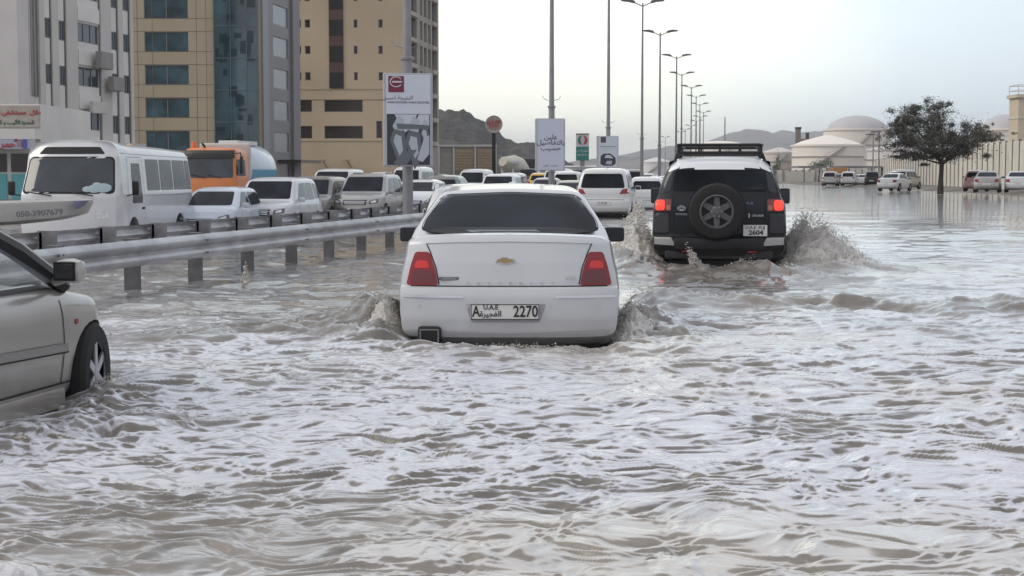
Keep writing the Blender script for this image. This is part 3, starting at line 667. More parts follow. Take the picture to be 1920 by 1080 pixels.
# ---------------------------------------------------------------- black off-roader with white roof and spare wheel
def off_roader():
    D = dict(L=4.5, W=.953, crown=.03, bulge=.10, fbulge=.15, n=10, wr=.40, wheels=(-1.35, 1.33), blend=.2,
      top=[(-2.25, 1.80), (-2.1, 1.87), (-1.5, 1.895), (.3, 1.89), (.5, 1.84), (.92, 1.28), (1.1, 1.24), (2.0, 1.14), (2.25, 1.0)],
      bot=[(-2.25, .52), (-1.9, .42), (2.0, .42), (2.25, .5)],
      rear=[(.5, .06), (.62, .02), (.66, 0), (.80, 0), (.82, .07), (1.25, .07), (1.30, .10), (1.9, .32)], front=[(.5, .08), (.7, 0), (1.0, .02), (1.1, .1)],
      plan=[(-2.25, .96), (-1.9, .99), (0, 1), (1.4, .99), (2.0, .94), (2.25, .88)],
      side=[(.5, .97), (.6, .99), (.9, 1.0), (1.2, .985), (1.27, .975), (1.34, .925), (1.5, .88), (1.72, .80), (1.82, .765), (1.9, .74)])
    root = empty('off_roader'); root['L_'] = 4.5
    m_w = mat('roof_white_paint', (.80, .82, .84), .3, coat=.6)
    o, bvh = body('body', D, m_darkp, root, ny=110, nz=48, nx=24)
    # white roof: top faces of the body above the gutter get their own part
    bm = bmesh.new(); bm.from_mesh(o.data); keep = [f for f in bm.faces if min(v.co.z for v in f.verts) > 1.735 and f.calc_center_median().y < .42]
    vs = {}; mb = MB(); V_ = []; F_ = []
    for f in keep:
        q = []
        for v in f.verts:
            if v.index not in vs: vs[v.index] = len(V_); V_.append(v.co+v.normal*.006)
            q.append(vs[v.index])
        F_.append(q)
    mb.add(V_, F_); mb.build('roof', m_w, root, True); bm.free()
    patch('rear_window', bvh, [(-.66, 1.44), (.66, 1.44), (.61, 1.74), (-.61, 1.74)], 'rear', m_glass, root, off=.010, r=.06, rings=7)
    for s in (-1, 1):
        fl = (lambda p: p) if s > 0 else mir2
        patch('quarter_panel_glass', bvh, fl([(.68, 1.44), (.80, 1.40), (.74, 1.70), (.64, 1.73)]), 'rear', m_glass2, root, off=.008, r=.04)
        patch('roof_corner', bvh, fl([(.56, 1.765), (.72, 1.70), (.705, 1.86), (.55, 1.88)]), 'rear', m_w, root, off=.012, r=.03)
        th = patch('tail_lamp', bvh, fl([(.66, 1.16), (.90, 1.16), (.895, 1.33), (.665, 1.325)]), 'rear', mat('lamp_housing', (.16, .03, .03), .25, coat=.5), root, off=.012, r=.02)
        patch('lit_lens', bvh, fl([(.755, 1.175), (.89, 1.175), (.885, 1.315), (.76, 1.315)]), 'rear', m_redlit, th, off=.018, r=.045)
        patch('reversing_lens', bvh, fl([(.675, 1.175), (.735, 1.175), (.735, 1.245), (.675, 1.245)]), 'rear', mat('pinkish_lens', (.42, .16, .13), .2), th, off=.018, r=.012)
        patch('bumper_corner', bvh, fl([(.60, .68), (.92, .70), (.925, .80), (.66, .80)]), 'rear', m_silver, root, off=.02, r=.02, rings=6)
        patch('wheel_flare', bvh, fl([(.70, .86), (.93, .86), (.93, 1.13), (.70, 1.13)]), 'rear', mat('flare_grey', (.035, .035, .04), .4), root, off=.012, r=.02)
        mirror(root, s, s*.90, .55, 1.34, m_black, (.17, .11, .24))
        vw = 'right' if s > 0 else 'left'
        patch('side_window', bvh, [(-1.9, 1.40), (-1.2, 1.38), (-1.2, 1.70), (-1.8, 1.70)], vw, m_glass, root, r=.05)
        patch('side_window', bvh, [(-.6, 1.36), (.62, 1.34), (.28, 1.70), (-.55, 1.70)], vw, m_glass, root, r=.05)
        for wy_ in D['wheels']: wheel(root, s*(D['W']-.13), wy_, .40, .26, side=s)
        rf = MB(); loc, _, _ = surf(bvh, 'rear', s*.45, .60); rf.box((s*.45 if s < 0 else .46, loc.y-.01, .60), (.13, .02, .035), bev=.006); rf.build('reflector', m_red, root)
    patch('windscreen', bvh, [(-.78, 1.34), (.78, 1.34), (.68, 1.78), (-.68, 1.78)], 'front', m_glass, root, r=.05)
    sm = MB()
    for s in (-1, 1): strip('', bvh, [(s*.645, 1.72), (s*.655, 1.42), (s*.64, .84)], 'rear', .014, None, None, .008, sm)
    strip('', bvh, [(-.9, .815), (.9, .815)], 'rear', .018, None, None, .008, sm); sm.build('door_seam', m_gap, root)
    patch('tailgate_panel', bvh, [(-.62, .86), (.62, .86), (.62, 1.40), (-.62, 1.40)], 'rear', m_darkp, root, off=.016, r=.03)
    bmpr = MB().box((0, -2.20, .71), (1.24, .22, .17), bev=.04).build('bumper', m_black, root, True)
    MB().box((0, -2.0, .55), (1.5, .4, .12), bev=.03).build('lower_valance', mat('valance_black', (.03, .03, .032), .5), root)
    # spare wheel on the tailgate
    sw = empty('spare_wheel', (-.03, -2.30, 1.16), 0, root)
    tm = MB().lathe([(.225, -.13), (.31, -.135), (.36, -.12), (.388, -.08), (.392, 0), (.385, .08), (.35, .12)], (0, 0, 0), 'Y', 48, cap=False); tm.build('tyre', m_tyre, sw, True)
    tg = MB()
    for k in range(40):
        a = 2*math.pi*k/40; tg.box((0, 0, 0), (.035, .13, .012), M=Matrix.Rotation(a, 4, 'Y') @ Matrix.Translation((0, -.01, .391)) @ Matrix.Rotation(.3, 4, 'Z'))
    tg.build('tread', m_tyre, sw)
    mrim = mat('grey_steel_rim', (.10, .10, .105), .5, .1)
    rb = MB().lathe([(.228, -.13), (.235, -.135), (.218, -.14), (.205, -.11), (.20, -.05)], (0, 0, 0), 'Y', 40, cap=False)
    for k in range(6):
        a = 2*math.pi*k/6
        rb.prism([(-.045, .07), (.045, .07), (.035, .205), (-.035, .205)], -.10, -.075)
        for i in range(len(rb.v)-8, len(rb.v)):
            x, y, z = rb.v[i]; rb.v[i] = (x*math.cos(a)+z*math.sin(a), y, -x*math.sin(a)+z*math.cos(a))
    rb.lathe([(.085, -.09), (.08, -.12), (.05, -.13), (.045, -.15), (.0, -.152)], (0, 0, 0), 'Y', 24); rb.build('rim', mrim, sw, True)
    MB().lathe([(.21, -.045), (.21, -.04)], (0, 0, 0), 'Y', 32).build('backing', m_black, sw)
    for k in range(6):
        a = 2*math.pi*(k+.5)/6; MB().lathe([(.010, -.125), (.010, -.115)], (.065*math.sin(a), 0, .065*math.cos(a)), 'Y', 8).build('wheel_nut', m_chrome, sw)
    MB().box((-.03, -2.16, 1.16), (.3, .16, .3), bev=.03).build('wheel_carrier', m_black, root)
    # plate, lettering
    loc, _, _ = surf(bvh, 'rear', .47, .9); y = -2.235
    p = MB().box((.50, y, .895), (.33, .02, .155), bev=.006).build('number_plate', m_plate, root)
    text('plate_text', 'U.A.E  FUJ', .062, m_ink, p, rear_M(.50, y-.012, .935), .001, weight=.001); text('plate_text', '2604', .088, m_ink, p, rear_M(.51, y-.012, .865), .001, sx=1.15, weight=.003)
    loc, _, _ = surf(bvh, 'rear', .5, 1.1); y = loc.y-.02
    text('name_badge', 'FJ', .060, m_chrome, root, rear_M(.40, y, 1.105), .003, sx=1.3, weight=.001); text('name_badge', 'CRUISER', .040, m_chrome, root, rear_M(.535, y, 1.10), .003, sx=1.05)
    text('engine_badge', '4.0', .055, mat('blue_badge', (.22, .27, .4), .4), root, rear_M(.42, y, 1.27), .003, sx=1.4)
    text('maker_badge', 'TOYOTA', .040, m_chrome, root, rear_M(-.52, y, 1.115), .003)
    e_ = MB()
    for rx, rz in ((.055, .036), (.020, .034), (.046, .016)):
        pts = [Vector((-.52+rx*math.cos(2*math.pi*k/24), y, 1.20+rz*math.sin(2*math.pi*k/24))) for k in range(25)]; e_.tube(pts, .0045, 5, False)
    e_.build('maker_emblem', m_chrome, root)
    wp = MB().tube([(.42, -2.05, 1.45), (.60, -2.04, 1.52)], .012, 6); wp.box((.50, -2.06, 1.47), (.26, .05, .05), bev=.02); wp.build('rear_wiper', m_black, root)
    # roof rack
    rk = MB()
    for s in (-1, 1):
        rk.tube([(s*.56, -1.95, 2.085), (s*.60, -1.6, 2.09), (s*.60, .1, 2.09), (s*.54, .35, 2.085)], .020, 8)
        rk.tube([(s*.56, -1.95, 1.975), (s*.60, -1.6, 1.975), (s*.60, .1, 1.975), (s*.54, .35, 1.975)], .020, 8)
        for y in (-1.9, -1.2, -.5, .25): rk.tube([(s*.58, y, 1.97), (s*.58, y, 2.09)], .016, 6)
        for y in (-1.7, -.7, .1): rk.tube([(s*.66, y, 1.80), (s*.59, y, 1.97)], .025, 6)
    for y in (-1.95, .35):
        for z in (1.975, 2.085): rk.tube([(-.56, y, z), (.56, y, z)], .022, 8)
        for x in (-.29, 0, .29): rk.tube([(x, y, 1.975), (x, y, 2.085)], .015, 6)
    for k in range(7): rk.box((0, -1.7+k*.3, 1.97), (1.18, .05, .018))
    rk.build('roof_rack', m_black, root, True)
    MB().box((0, 0, .45), (1.4, 4.0, .2)).build('underbody', m_black, root)
    place(root, 1347, 21.5, 1360, z=-.30)
    tag(root, 'black off-road vehicle with white roof, roof rack and spare wheel on its tailgate', 'car'); return root
off_roader()

# ---------------------------------------------------------------- silver car entering at the left edge, seen from its right rear
def left_car():
    D = dict(L=4.5, W=.87, crown=.02, bulge=.14, fbulge=.42, n=8, wr=.315, wheels=(-1.30, 1.30), blend=.2,
      top=[(-2.25, .92), (-1.5, .95), (-.2, .955), (.75, .955), (1.0, .93), (1.6, .83), (2.0, .72), (2.25, .60)],
      bot=[(-2.25, .32), (-1.9, .20), (.9, .20), (1.6, .30), (2.25, .40)],
      rear=[(.3, .06), (.5, .0), (.95, .1)], front=[(.3, .06), (.45, 0), (.7, .12)],
      plan=[(-2.25, .90), (-1.6, .98), (0, 1), (.9, .995), (1.3, .97), (1.62, .915), (1.95, .78), (2.25, .55)],
      side=[(.2, .97), (.3, .985), (.5, 1.0), (.75, .995), (.90, .975), (.96, .95)])
    m_silver_ = mat('taupe_silver_paint', (.36, .345, .32), .28, .4, var=.05, coat=.6, dirt=.5); globals()['m_silver'], keep_ = m_silver_, globals()['m_silver']
    root = empty('silver_car'); root['L_'] = 4.5
    o, bvh = body('body', D, m_silver, root, ny=130, nz=28, nx=20)
    yb = [( .98, .95), (.22, 1.38)]   # A pillar foot and head (y, z)
    for s in (-1, 1):
        vw = 'right' if s > 0 else 'left'
        ap = MB(); f_ = Vector((s*.80, 1.02, .92)); h_ = Vector((s*.60, .20, 1.37))
        ap.tube([f_, f_.lerp(h_, .5)+Vector((0, .02, .03)), h_, (s*.57, -.4, 1.42), (s*.57, -.9, 1.38), (s*.74, -1.55, .97)], [.04, .035, .03, .03, .035, .05], 8)
        ap.build('roof_pillar', m_silver, root, True)
        MB().tube([f_+Vector((s*.012, -.07, 0)), f_.lerp(h_, .5)+Vector((s*.012, -.05, .01)), h_+Vector((s*.012, -.02, -.03)), (s*.585, -.42, 1.385), (s*.60, -.9, 1.34), (s*.76, -1.45, .97)], [.05, .055, .045, .02, .02, .02], 6).build('door_frame', m_black, root, True)
        MB().tube([(s*.80, -.25, .95), (s*.61, -.28, 1.38)], .035, 6).build('door_pillar', m_black, root)
        gl = mat('clear_window', (.5, .55, .55), .02, alpha=.22, spec=.6)
        gm = MB().add([(s*.815, .90, .955), (s*.80, -.24, .955), (s*.60, -.27, 1.37), (s*.605, .20, 1.35)], [(0, 1, 2, 3)]); gm.build('side_window', gl, root)
        MB().add([(s*.80, -.28, .955), (s*.765, -1.42, .96), (s*.60, -.92, 1.34), (s*.60, -.29, 1.37)], [(0, 1, 2, 3)]).build('side_window', gl, root)
        strip('window_trim', bvh, [(-1.5, .925), (.95, .93)], vw, .022, m_black, root, .008)
        mt = MB(); strip('', bvh, [(-1.1, .60), (.86, .555)], vw, .055, None, None, .018, mt); mt.build('door_moulding', m_grey, root)
        me_ = MB(); strip('', bvh, [(-1.1, .572), (.86, .528)], vw, .010, None, None, .020, me_); me_.build('moulding_edge', m_gap, root)
        sk = MB().box((s*.845, -.03, .255), (.06, 1.72, .13), bev=.02); sk.build('side_skirt', m_silver, root, True)
        strip('skirt_seam', bvh, [(-.9, .34), (.92, .34)], vw, .012, m_gap, root, .006)
        sg = MB(); strip('', bvh, [(.82, .92), (.84, .6), (.80, .34)], vw, .010, None, None, .004, sg); strip('', bvh, [(-.27, .92), (-.30, .6), (-.30, .34)], vw, .010, None, None, .004, sg); sg.build('door_seam', m_gap, root)
        loc, _, _ = surf(bvh, vw, -.12, .80); hd = MB().box(loc+Vector((s*.012, 0, 0)), (.035, .19, .05), bev=.014).build('door_handle', m_silver, root, True)
        loc, _, _ = surf(bvh, vw, .25, .78)
        loc, _, _ = surf(bvh, vw, 1.02, .70); MB().lathe([(.0, s*.010), (.017, s*.008), (.020, 0)], loc, 'X', 14, 1.25).build('side_indicator', m_red, root, True)
        mr_ = MB(); mr_.box((s*.955, .76, 1.03), (.180, .13, .150), bev=.062); mr_.tube([(s*.82, .82, .96), (s*.93, .79, .99)], .03, 8)
        q = mr_.build('mirror', m_silver, root, True)
        MB().box((s*.945, .703, 1.03), (.140, .012, .115), bev=.005).build('mirror_frame', m_black, q)
        MB().box((s*.945, .695, 1.03), (.115, .008, .085), bev=.003).build('mirror_glass', mat('dim_mirror', (.12, .12, .12), .1, .8), q)
        for wy_ in D['wheels']: wheel(root, s*(.87*.97-.085), wy_, .335, .19, side=s, spokes=6, steer=(R(11) if wy_ > 0 else 0))
        patch('headlamp', bvh, [(s*.35, .52), (s*.62, .56), (s*.60, .66), (s*.38, .64)], 'front', m_clear, root)
    # fender liner and skirt end behind the front wheel
    MB().box((0, 0, .27), (1.3, 3.0, .14)).build('underbody', m_black, root)
    sf = MB(); sf.box((.795, .86, .245), (.06, .07, .17), bev=.02); sf.build('mud_flap', m_silver, root, True)
    rf = MB().add([(-.60, .2, 1.37), (.60, .2, 1.37), (.58, -.4, 1.42), (-.58, -.4, 1.42), (.57, -.92, 1.38), (-.57, -.92, 1.38)], [(0, 1, 2, 3), (3, 2, 4, 5)])
    rf.build('roof', m_silver, root)
    MB().add([(-.78, 1.06, .93), (.78, 1.06, .93), (.60, .22, 1.37), (-.60, .22, 1.37)], [(0, 1, 2, 3)]).build('windscreen', mat('clear_window', (.5, .55, .55)), root)
    MB().add([(-.70, -1.6, .95), (.70, -1.6, .95), (.56, -.93, 1.38), (-.56, -.93, 1.38)], [(0, 1, 2, 3)]).build('rear_window', m_glass, root)
    for s in (-1, 1):
        st = MB(); st.box((s*.38, -.15, 1.0), (.46, .16, .62), bev=.06); st.box((s*.38, -.17, 1.36), (.26, .10, .12), bev=.04); st.build('seat', m_black, root, True)
    sw_ = MB().tube([(-.38+.17*math.cos(a*math.pi/10), .42-.05*math.sin(a*math.pi/10), .93+.16*math.sin(a*math.pi/10)) for a in range(21)], .014, 6, False); sw_.build('steering_wheel', m_black, root, True)
    MB().box((0, .72, .90), (1.4, .4, .14), bev=.05).build('dashboard', m_black, root, True)
    a = math.atan((1520-960)/F); root.rotation_euler = (0, 0, -a)
    c_, s_ = math.cos(-a), math.sin(-a); lx, ly = .87*.97, 1.30
    wx_, wy_ = X(180, 9.85, .1), 9.85
    root.location = (wx_-(lx*c_-ly*s_), wy_-(lx*s_+ly*c_), -.25)
    tag(root, 'silver-grey car cut by the left edge, its right front wheel and wing mirror showing', 'car'); globals()['m_silver'] = keep_; return root
left_car()

# ---------------------------------------------------------------- splashes thrown up by the cars (nobody could count the drops)
m_spray = bpy.data.materials.new('muddy_spray'); m_spray.use_nodes = True
t = m_spray.node_tree; b = t.nodes['Principled BSDF']; oi = t.nodes.new('ShaderNodeTexNoise'); oi.inputs['Scale'].default_value = 6; oi.inputs['Detail'].default_value = 5
tq = t.nodes.new('ShaderNodeTexCoord'); t.links.new(tq.outputs['Object'], oi.inputs['Vector'])
mq = t.nodes.new('ShaderNodeMixRGB'); mq.inputs[1].default_value = (.34, .315, .28, 1); mq.inputs[2].default_value = (.64, .615, .58, 1); t.links.new(oi.outputs[0], mq.inputs[0])
t.links.new(mq.outputs[0], b.inputs['Base Color']); b.inputs['Roughness'].default_value = .15; b.inputs['IOR'].default_value = 1.33; b.inputs['Coat Weight'].default_value = .8; b.inputs['Coat Roughness'].default_value = .06
bm = bmesh.new(); bmesh.ops.create_icosphere(bm, subdivisions=2, radius=1); ICO_V = np.array([v.co[:] for v in bm.verts]); ICO_F = [[v.index for v in f.verts] for f in bm.faces]; bm.free()
bm = bmesh.new(); bmesh.ops.create_icosphere(bm, subdivisions=1, radius=1); IC1_V = np.array([v.co[:] for v in bm.verts]); IC1_F = [[v.index for v in f.verts] for f in bm.faces]; bm.free()
def splash(label, px, Y, rx, ry, h, n, lean=(0, 0), seed=1, rmax=.07, sk=0):
    rs = np.random.RandomState(seed); V = []; Fc = []; o = 0
    # churned body of the splash: a mound with torn, ropy skin
    g_ = 84; uu, vv = np.meshgrid(np.linspace(-1.5-1.1*(sk < 0), 1.5+1.1*(sk > 0), g_), np.linspace(-1.5, 1.5, g_)); ue = np.where(uu*sk > 0, uu*.58, uu*(1.5 if sk else 1)); rr_ = ue**2+vv**2
    x_ = uu*rx; y_ = vv*ry; ku = 1/max(.16, min(.42, h*.6))
    nz_ = fbm(x_*ku+seed*7, y_*ku, 5); rg = 1-2*np.abs(noise(x_*ku*2.6+seed, y_*ku*2.6)); r3 = 1-2*np.abs(noise(x_*ku*6+seed, y_*ku*6))
    z_ = h*(np.exp(-rr_*1.5)*(.80+.42*nz_)+.13*rg*np.exp(-rr_*.9)+.06*r3*np.exp(-rr_*.9))-.03-.10*np.clip(rr_-1.2, 0, 2)
    n1_ = fbm(x_*ku*1.7+3, y_*ku*1.7+seed*5, 4); P = np.stack([x_+lean[0]*z_+.14*h*n1_, y_+lean[1]*z_+.15*h*nz_, z_], -1).reshape(-1, 3)
    V.append(P); idx = np.arange(g_*g_).reshape(g_, g_)
    q = np.stack([idx[:-1, :-1], idx[:-1, 1:], idx[1:, 1:], idx[1:, :-1]], -1).reshape(-1, 4); q = q[(rr_[:-1, :-1].ravel() < 1.9)]; Fc += q.tolist(); o = len(P)
    for i in range(n):      # torn-off drops and threads
        u, v = rs.normal(0, .52, 2); r2 = u*u+v*v; u = u/.58 if u*sk > 0 else u/(1.5 if sk else 1); top = h*math.exp(-r2*1.6)
        zf = 1-rs.rand()**1.6*.4+rs.exponential(.13); z = top*zf
        r = rs.uniform(.3, 1)**2*rmax
        st = np.array([rs.uniform(.5, 1.2), rs.uniform(.5, 1.2), rs.uniform(.6, 1.6)])
        qq = (IC1_V if r < .5*rmax else ICO_V)*r*st; FF = IC1_F if r < .5*rmax else ICO_F
        if FF is ICO_F: qq = qq*(1+.3*np.sin(ICO_V[:, 0]*4+i)+.25*np.sin(ICO_V[:, 2]*5+2*i))[:, None]
        an = rs.uniform(-.9, .9)+lean[0]; c_, s_ = math.cos(an), math.sin(an)
        qq = np.stack([qq[:, 0]*c_+qq[:, 2]*s_, qq[:, 1], -qq[:, 0]*s_+qq[:, 2]*c_], 1)+np.array([u*rx+lean[0]*z, v*ry+lean[1]*z, z])
        V.append(qq); Fc += [[k+o for k in f_] for f_ in FF]; o += len(qq)
    me = bpy.data.meshes.new('splash'); me.from_pydata(np.concatenate(V).tolist(), [], Fc); me.polygons.foreach_set('use_smooth', [True]*len(Fc)); me.update()
    ob = mesh_ob('splash', me, m_spray, None, (X(px, Y), Y, 0)); tag(ob, label, 'splash', kind='stuff'); return ob
splash('tall muddy plume thrown up on the right of the black off-roader', 1492, 22.3, .62, .9, .70, 15000, (.2, 0), 2, .0085, 1)
splash('muddy spray piling up on the left of the black off-roader', 1214, 22.6, .42, 1.2, .62, 11000, (-.15, 0), 3, .0085, -1)
splash('jet of water leaping behind the rear bumper of the black off-roader', 1315, 21.0, .13, .12, .30, 1200, (-.45, 0), 4, .012)
splash('low froth behind the black off-roader', 1400, 20.9, .55, .3, .18, 2500, (0, 0), 5, .008)
splash('brown bow spray at the left flank of the white saloon', 738, 13.1, .18, .6, .34, 2600, (-.2, 0), 6, .0060, -1)
splash('brown bow spray at the right flank of the white saloon', 1172, 13.2, .19, .6, .27, 2600, (.2, 0), 7, .0060, 1)
splash('line of froth under the rear bumper of the white saloon', 965, 11.85, .85, .14, .05, 1500, (0, 0), 8, .0055)
splash('churned water at the front wheel of the silver car', 208, 9.8, .12, .22, .09, 450, (.2, 0), 9, .005)
splash('small jet of water against a guardrail post', 461, 19.2, .06, .06, .22, 160, (0, 0), 10, .016)
splash('spray beside the rear wheel of the white off-roader ahead', 1196, 47, .28, 1.5, .45, 900, (.1, 0), 11, .04)

# ---------------------------------------------------------------- guardrails
m_galv = mat('galvanised_steel', (.42, .42, .43), .42, .55, var=.22, vs=2.5, bump=.1, bs=12)
m_post = mat('weathered_post', (.13, .13, .135), .65, .2, var=.25, vs=9)
WP = [(-.155, 0), (-.135, .028), (-.10, .075), (-.065, .075), (-.03, .02), (0, .0), (.03, .02), (.065, .075), (.10, .075), (.135, .028), (.155, 0)]
def guardrail(off, face, y0, y1, ztop, sp, labelp, grp, label, z0=ROAD_Z, py=1.0, first=None):
    root = empty('guardrail', (float(medx(y0))+off, y0, 0)); tag(root, label, 'guardrail')
    bx, by = root.location.x, root.location.y
    seg = 4.0; y = y0; k = 0
    ysr = [y0+seg*i for i in range(int((y1-y0)/seg)+1)]
    for a, c in zip(ysr, ysr[1:]):      # each rail panel overlaps the next
        mb = MB(); yy = np.linspace(a, c+.16, 5); rings = []
        lift = .004 if k % 2 else 0
        for q in yy:
            xc = float(medx(q))+off
            rings.append([(xc-bx+face*(d+lift), q-by, ztop-.155+z) for z, d in WP])
        vs = [p for r_ in rings for p in r_]; n = len(WP); fs = [(i*n+j, i*n+j+1, (i+1)*n+j+1, (i+1)*n+j) for i in range(len(yy)-1) for j in range(n-1)]
        mb.add(vs, fs); mb.build('rail_panel', m_galv, root, True, 60)
        if a < 45:
            for q in (a+.08,):
                xc = float(medx(q))+off
                for z in (-.08, .08): 
                    for dy in (-.05, .1): MB().lathe([(.017, 0), (.014, face*.02)], (xc-bx+face*.078, q+dy-by, ztop-.155+z), 'X', 8).build('splice_bolt', m_post, root)
        k += 1
    q = first or y0+1; n_ = 0
    while q < y1 and n_ < 90:
        xc = float(medx(q))+off
        if q > 12:
            p = MB(); p.box((xc-bx-face*.10, q-by, (ztop+.02+z0)/2-.2), ((.165 if off > 0 else .26), (.16 if off > 0 else .1), ztop+.02-z0+.4), bev=.006)
            ob = p.build('post', m_post if off > 0 else mat('pale_post', (.21, .21, .215), .6, .2, var=.25, vs=6), root)
            MB().box((xc-bx-face*.018, q-by, ztop-.155), (.04, .10, .30)).build('spacer', m_galv, ob); n_ += 1
        q += sp*(1 if q < 60 else 2)
    return root
guardrail(1.35, 1, 8, 260, .60, 1.88, '', '', 'near steel guardrail with dark posts standing in the water beside the silver car', first=16.35)
guardrail(-1.62, -1, 8, 260, .56, 1.88, '', '', 'far steel guardrail with its wide posts turned to the camera, in front of the bus', first=16.2)

# ---------------------------------------------------------------- lamp posts along the median
m_pole = mat('lamp_post_steel', (.26, .26, .265), .45, .4, var=.1)
def lamp_post(x, y, label, H=14.2, arms=True, thick=1.0):
    r_ = empty('lamp_post', (x, y, ROAD_Z)); tag(r_, label, 'lamp post', 'lamp posts along the median')
    MB().tube([(0, 0, 0), (0, 0, 4.3), (0, 0, 4.32), (0, 0, H)], [.125*thick, .12*thick, .10*thick, .055*thick], 12).build('pole', m_pole, r_, True)
    MB().lathe([(.13*thick, 0), (.16*thick, .02), (.16*thick, .07), (.13*thick, .09)], (0, 0, 4.28), 'Z', 12).build('collar', m_pole, r_)
    hk = MB()
    for s in (-1, 1): hk.tube([(0, 0, 4.55), (s*.28, 0, 4.62), (s*.36, 0, 4.75)], .012, 5)
    hk.build('banner_hook', m_pole, r_)
    for s in (-1, 1):
        MB().tube([(0, 0, H-.25), (s*.5, 0, H-.02), (s*.9, 0, H+.06)], .045, 6).build('arm', m_pole, r_, True)
        l_ = MB().prism([(s*.55, H+.02), (s*1.5, H+.12), (s*1.58, H+.22), (s*1.0, H+.26), (s*.6, H+.16)], -.17, .17); l_.build('lamp_head', mat('lamp_grey', (.12, .12, .125), .5), r_)
    return r_
ords = ['first', 'second', 'third', 'fourth', 'fifth', 'sixth', 'seventh', 'eighth', 'ninth', 'tenth', 'eleventh', 'twelfth', 'thirteenth', 'fourteenth', 'fifteenth', 'sixteenth', 'seventeenth']
LP = [(765, 36, None), (1034, 61, None), (1140, 87, None), (1203, 112, 0), (1236, 137, 57), (1267, 165, 102), (1277, 193, 135), (1295, 222, 160), (1304, 248, 178), (1311, 275, 193), (1318, 305, 208), (1312, 334, 217), (1305, 359, 225), (1295, 393, 234), (1284, 424, 241), (1276, 449, 246), (1247, 509, 256)]
xs_lp = []
for i, (px, Y, ty) in enumerate(LP):
    Hh = 14.0 if ty is None else Z(ty, Y)-ROAD_Z-.2
    desc = {0: 'thick grey lamp post rising behind the big car advertisement', 1: 'grey lamp post rising out of the white panel with three lines of script', 2: 'grey lamp post carrying the small car advertisement', 3: 'tall grey lamp post whose twin lamps touch the top of the photo'}.get(i, 'slim twin-arm lamp post, the %s in the row counted from the near end' % ords[i])
    lamp_post(X(px, Y), Y, desc, Hh, thick=1.0 if i < 4 else 1.15)
# thinner posts along the right of the road, far off
for i, (px, Y, ty) in enumerate([(1636, 260, 252), (1647, 240, 247)]):
    x = X(px, Y); z0 = .1; Hh = Z(ty, Y)-z0
    r_ = empty('street_light', (x, Y, z0)); tag(r_, ['left one of two slim street lights before the tall tank, beside the tree', 'right one of two slim street lights before the tall tank, nearer the tree'][i], 'street light', 'street lights by the tanks')
    MB().tube([(0, 0, 0), (0, 0, Hh)], [.14, .09], 8).build('pole', m_pole, r_); MB().box((-.5, 0, Hh), (1.6, .3, .2), bev=.05).build('lamp_head', mat('lamp_grey', (.1, .1, .1)), r_)

# ---------------------------------------------------------------- advertising boxes on the posts
m_adw = mat('sign_white', (.60, .63, .70), .4, var=.03); m_adf = mat('sign_frame', (.42, .43, .45), .4, .3)
m_adk = mat('sign_ink', (.05, .05, .055), .5); m_adr = mat('sign_maroon', (.19, .03, .06), .5); m_adl = mat('sign_light_mark', (.62, .6, .62), .4)
def sign_box(px0, px1, py0, py1, Y, name, label, V=1300, depth=.32, mt=None):
    zt, zb = Z(py0, Y), Z(py1, Y); xl, xr = X(px0, Y, 2), X(px1, Y, 2); W_ = xr-xl; H_ = zt-zb
    r_ = empty(name, ((xl+xr)/2, Y, zb)); tag(r_, label, 'sign')
    r_.rotation_euler = (0, 0, R(8))
    MB().box((0, .16, H_/2), (W_*1.0, depth, H_), bev=.02).build('casing', m_adf, r_)
    MB().box((0, .16-depth/2-.004, H_/2), (W_*.90, .012, H_*.965)).build('panel', mt or m_adw, r_)
    return r_, W_, H_, .16-depth/2-.012
# big car-interior advertisement
r_, W_, H_, yf = sign_box(720, 812, 137, 312, 35.4, 'advertising_sign', 'big advertisement with a maroon square and a grey picture of car seats')
def q2(pts, m, name, dy=0, th=.004): return MB().prism([((u-.5)*W_*.88, v*H_*.965+H_*.017) for u, v in pts], yf-dy-th, yf-dy).build(name, m, r_)
lg = q2([(.04, .805), (.40, .805), (.40, .985), (.04, .985)], m_adr, 'logo_square')
MB().tube([((.22-.5)*W_*.88+.12*W_*math.cos(a), yf-.008, .905*H_+.10*W_*math.sin(a)) for a in [R(35+k*14.5) for k in range(21)]], .012, 5, False).build('logo_ring', m_adl, lg)
MB().box(((.24-.5)*W_*.88, yf-.012, .905*H_), (.20*W_, .006, .035)).build('logo_bar', m_adl, lg)
text('sign_text', '\uFEE6\uFEB4\uFEA3\uFE8D \uFE94\uFEA0\uFEF4\uFE98\uFEE8\uFEDF\uFE8D', .13, m_adk, r_, rear_M(-.22*W_, yf-.002, .735*H_), .001)
text('sign_text', 'INNOVATION THAT EXCITES', .062, m_adk, r_, rear_M(-.0*W_, yf-.002, .685*H_), .001, sx=1.15, weight=.001)
m_im = [mat('print_'+n_, c, .5) for n_, c in (('dark', (.045, .05, .058)), ('mid', (.13, .145, .165)), ('light', (.44, .47, .52)), ('pale', (.54, .58, .64)))]
q2([(.0, .0), (1.0, .0), (1.0, .565), (.0, .565)], m_im[0], 'print_background')
q2([(.18, .56), (.42, .36), (.58, .42), (.70, .56)], m_im[3], 'print_shape', .004); q2([(.74, .56), (.62, .42), (.98, .40), (.98, .56)], m_im[3], 'print_shape', .004)
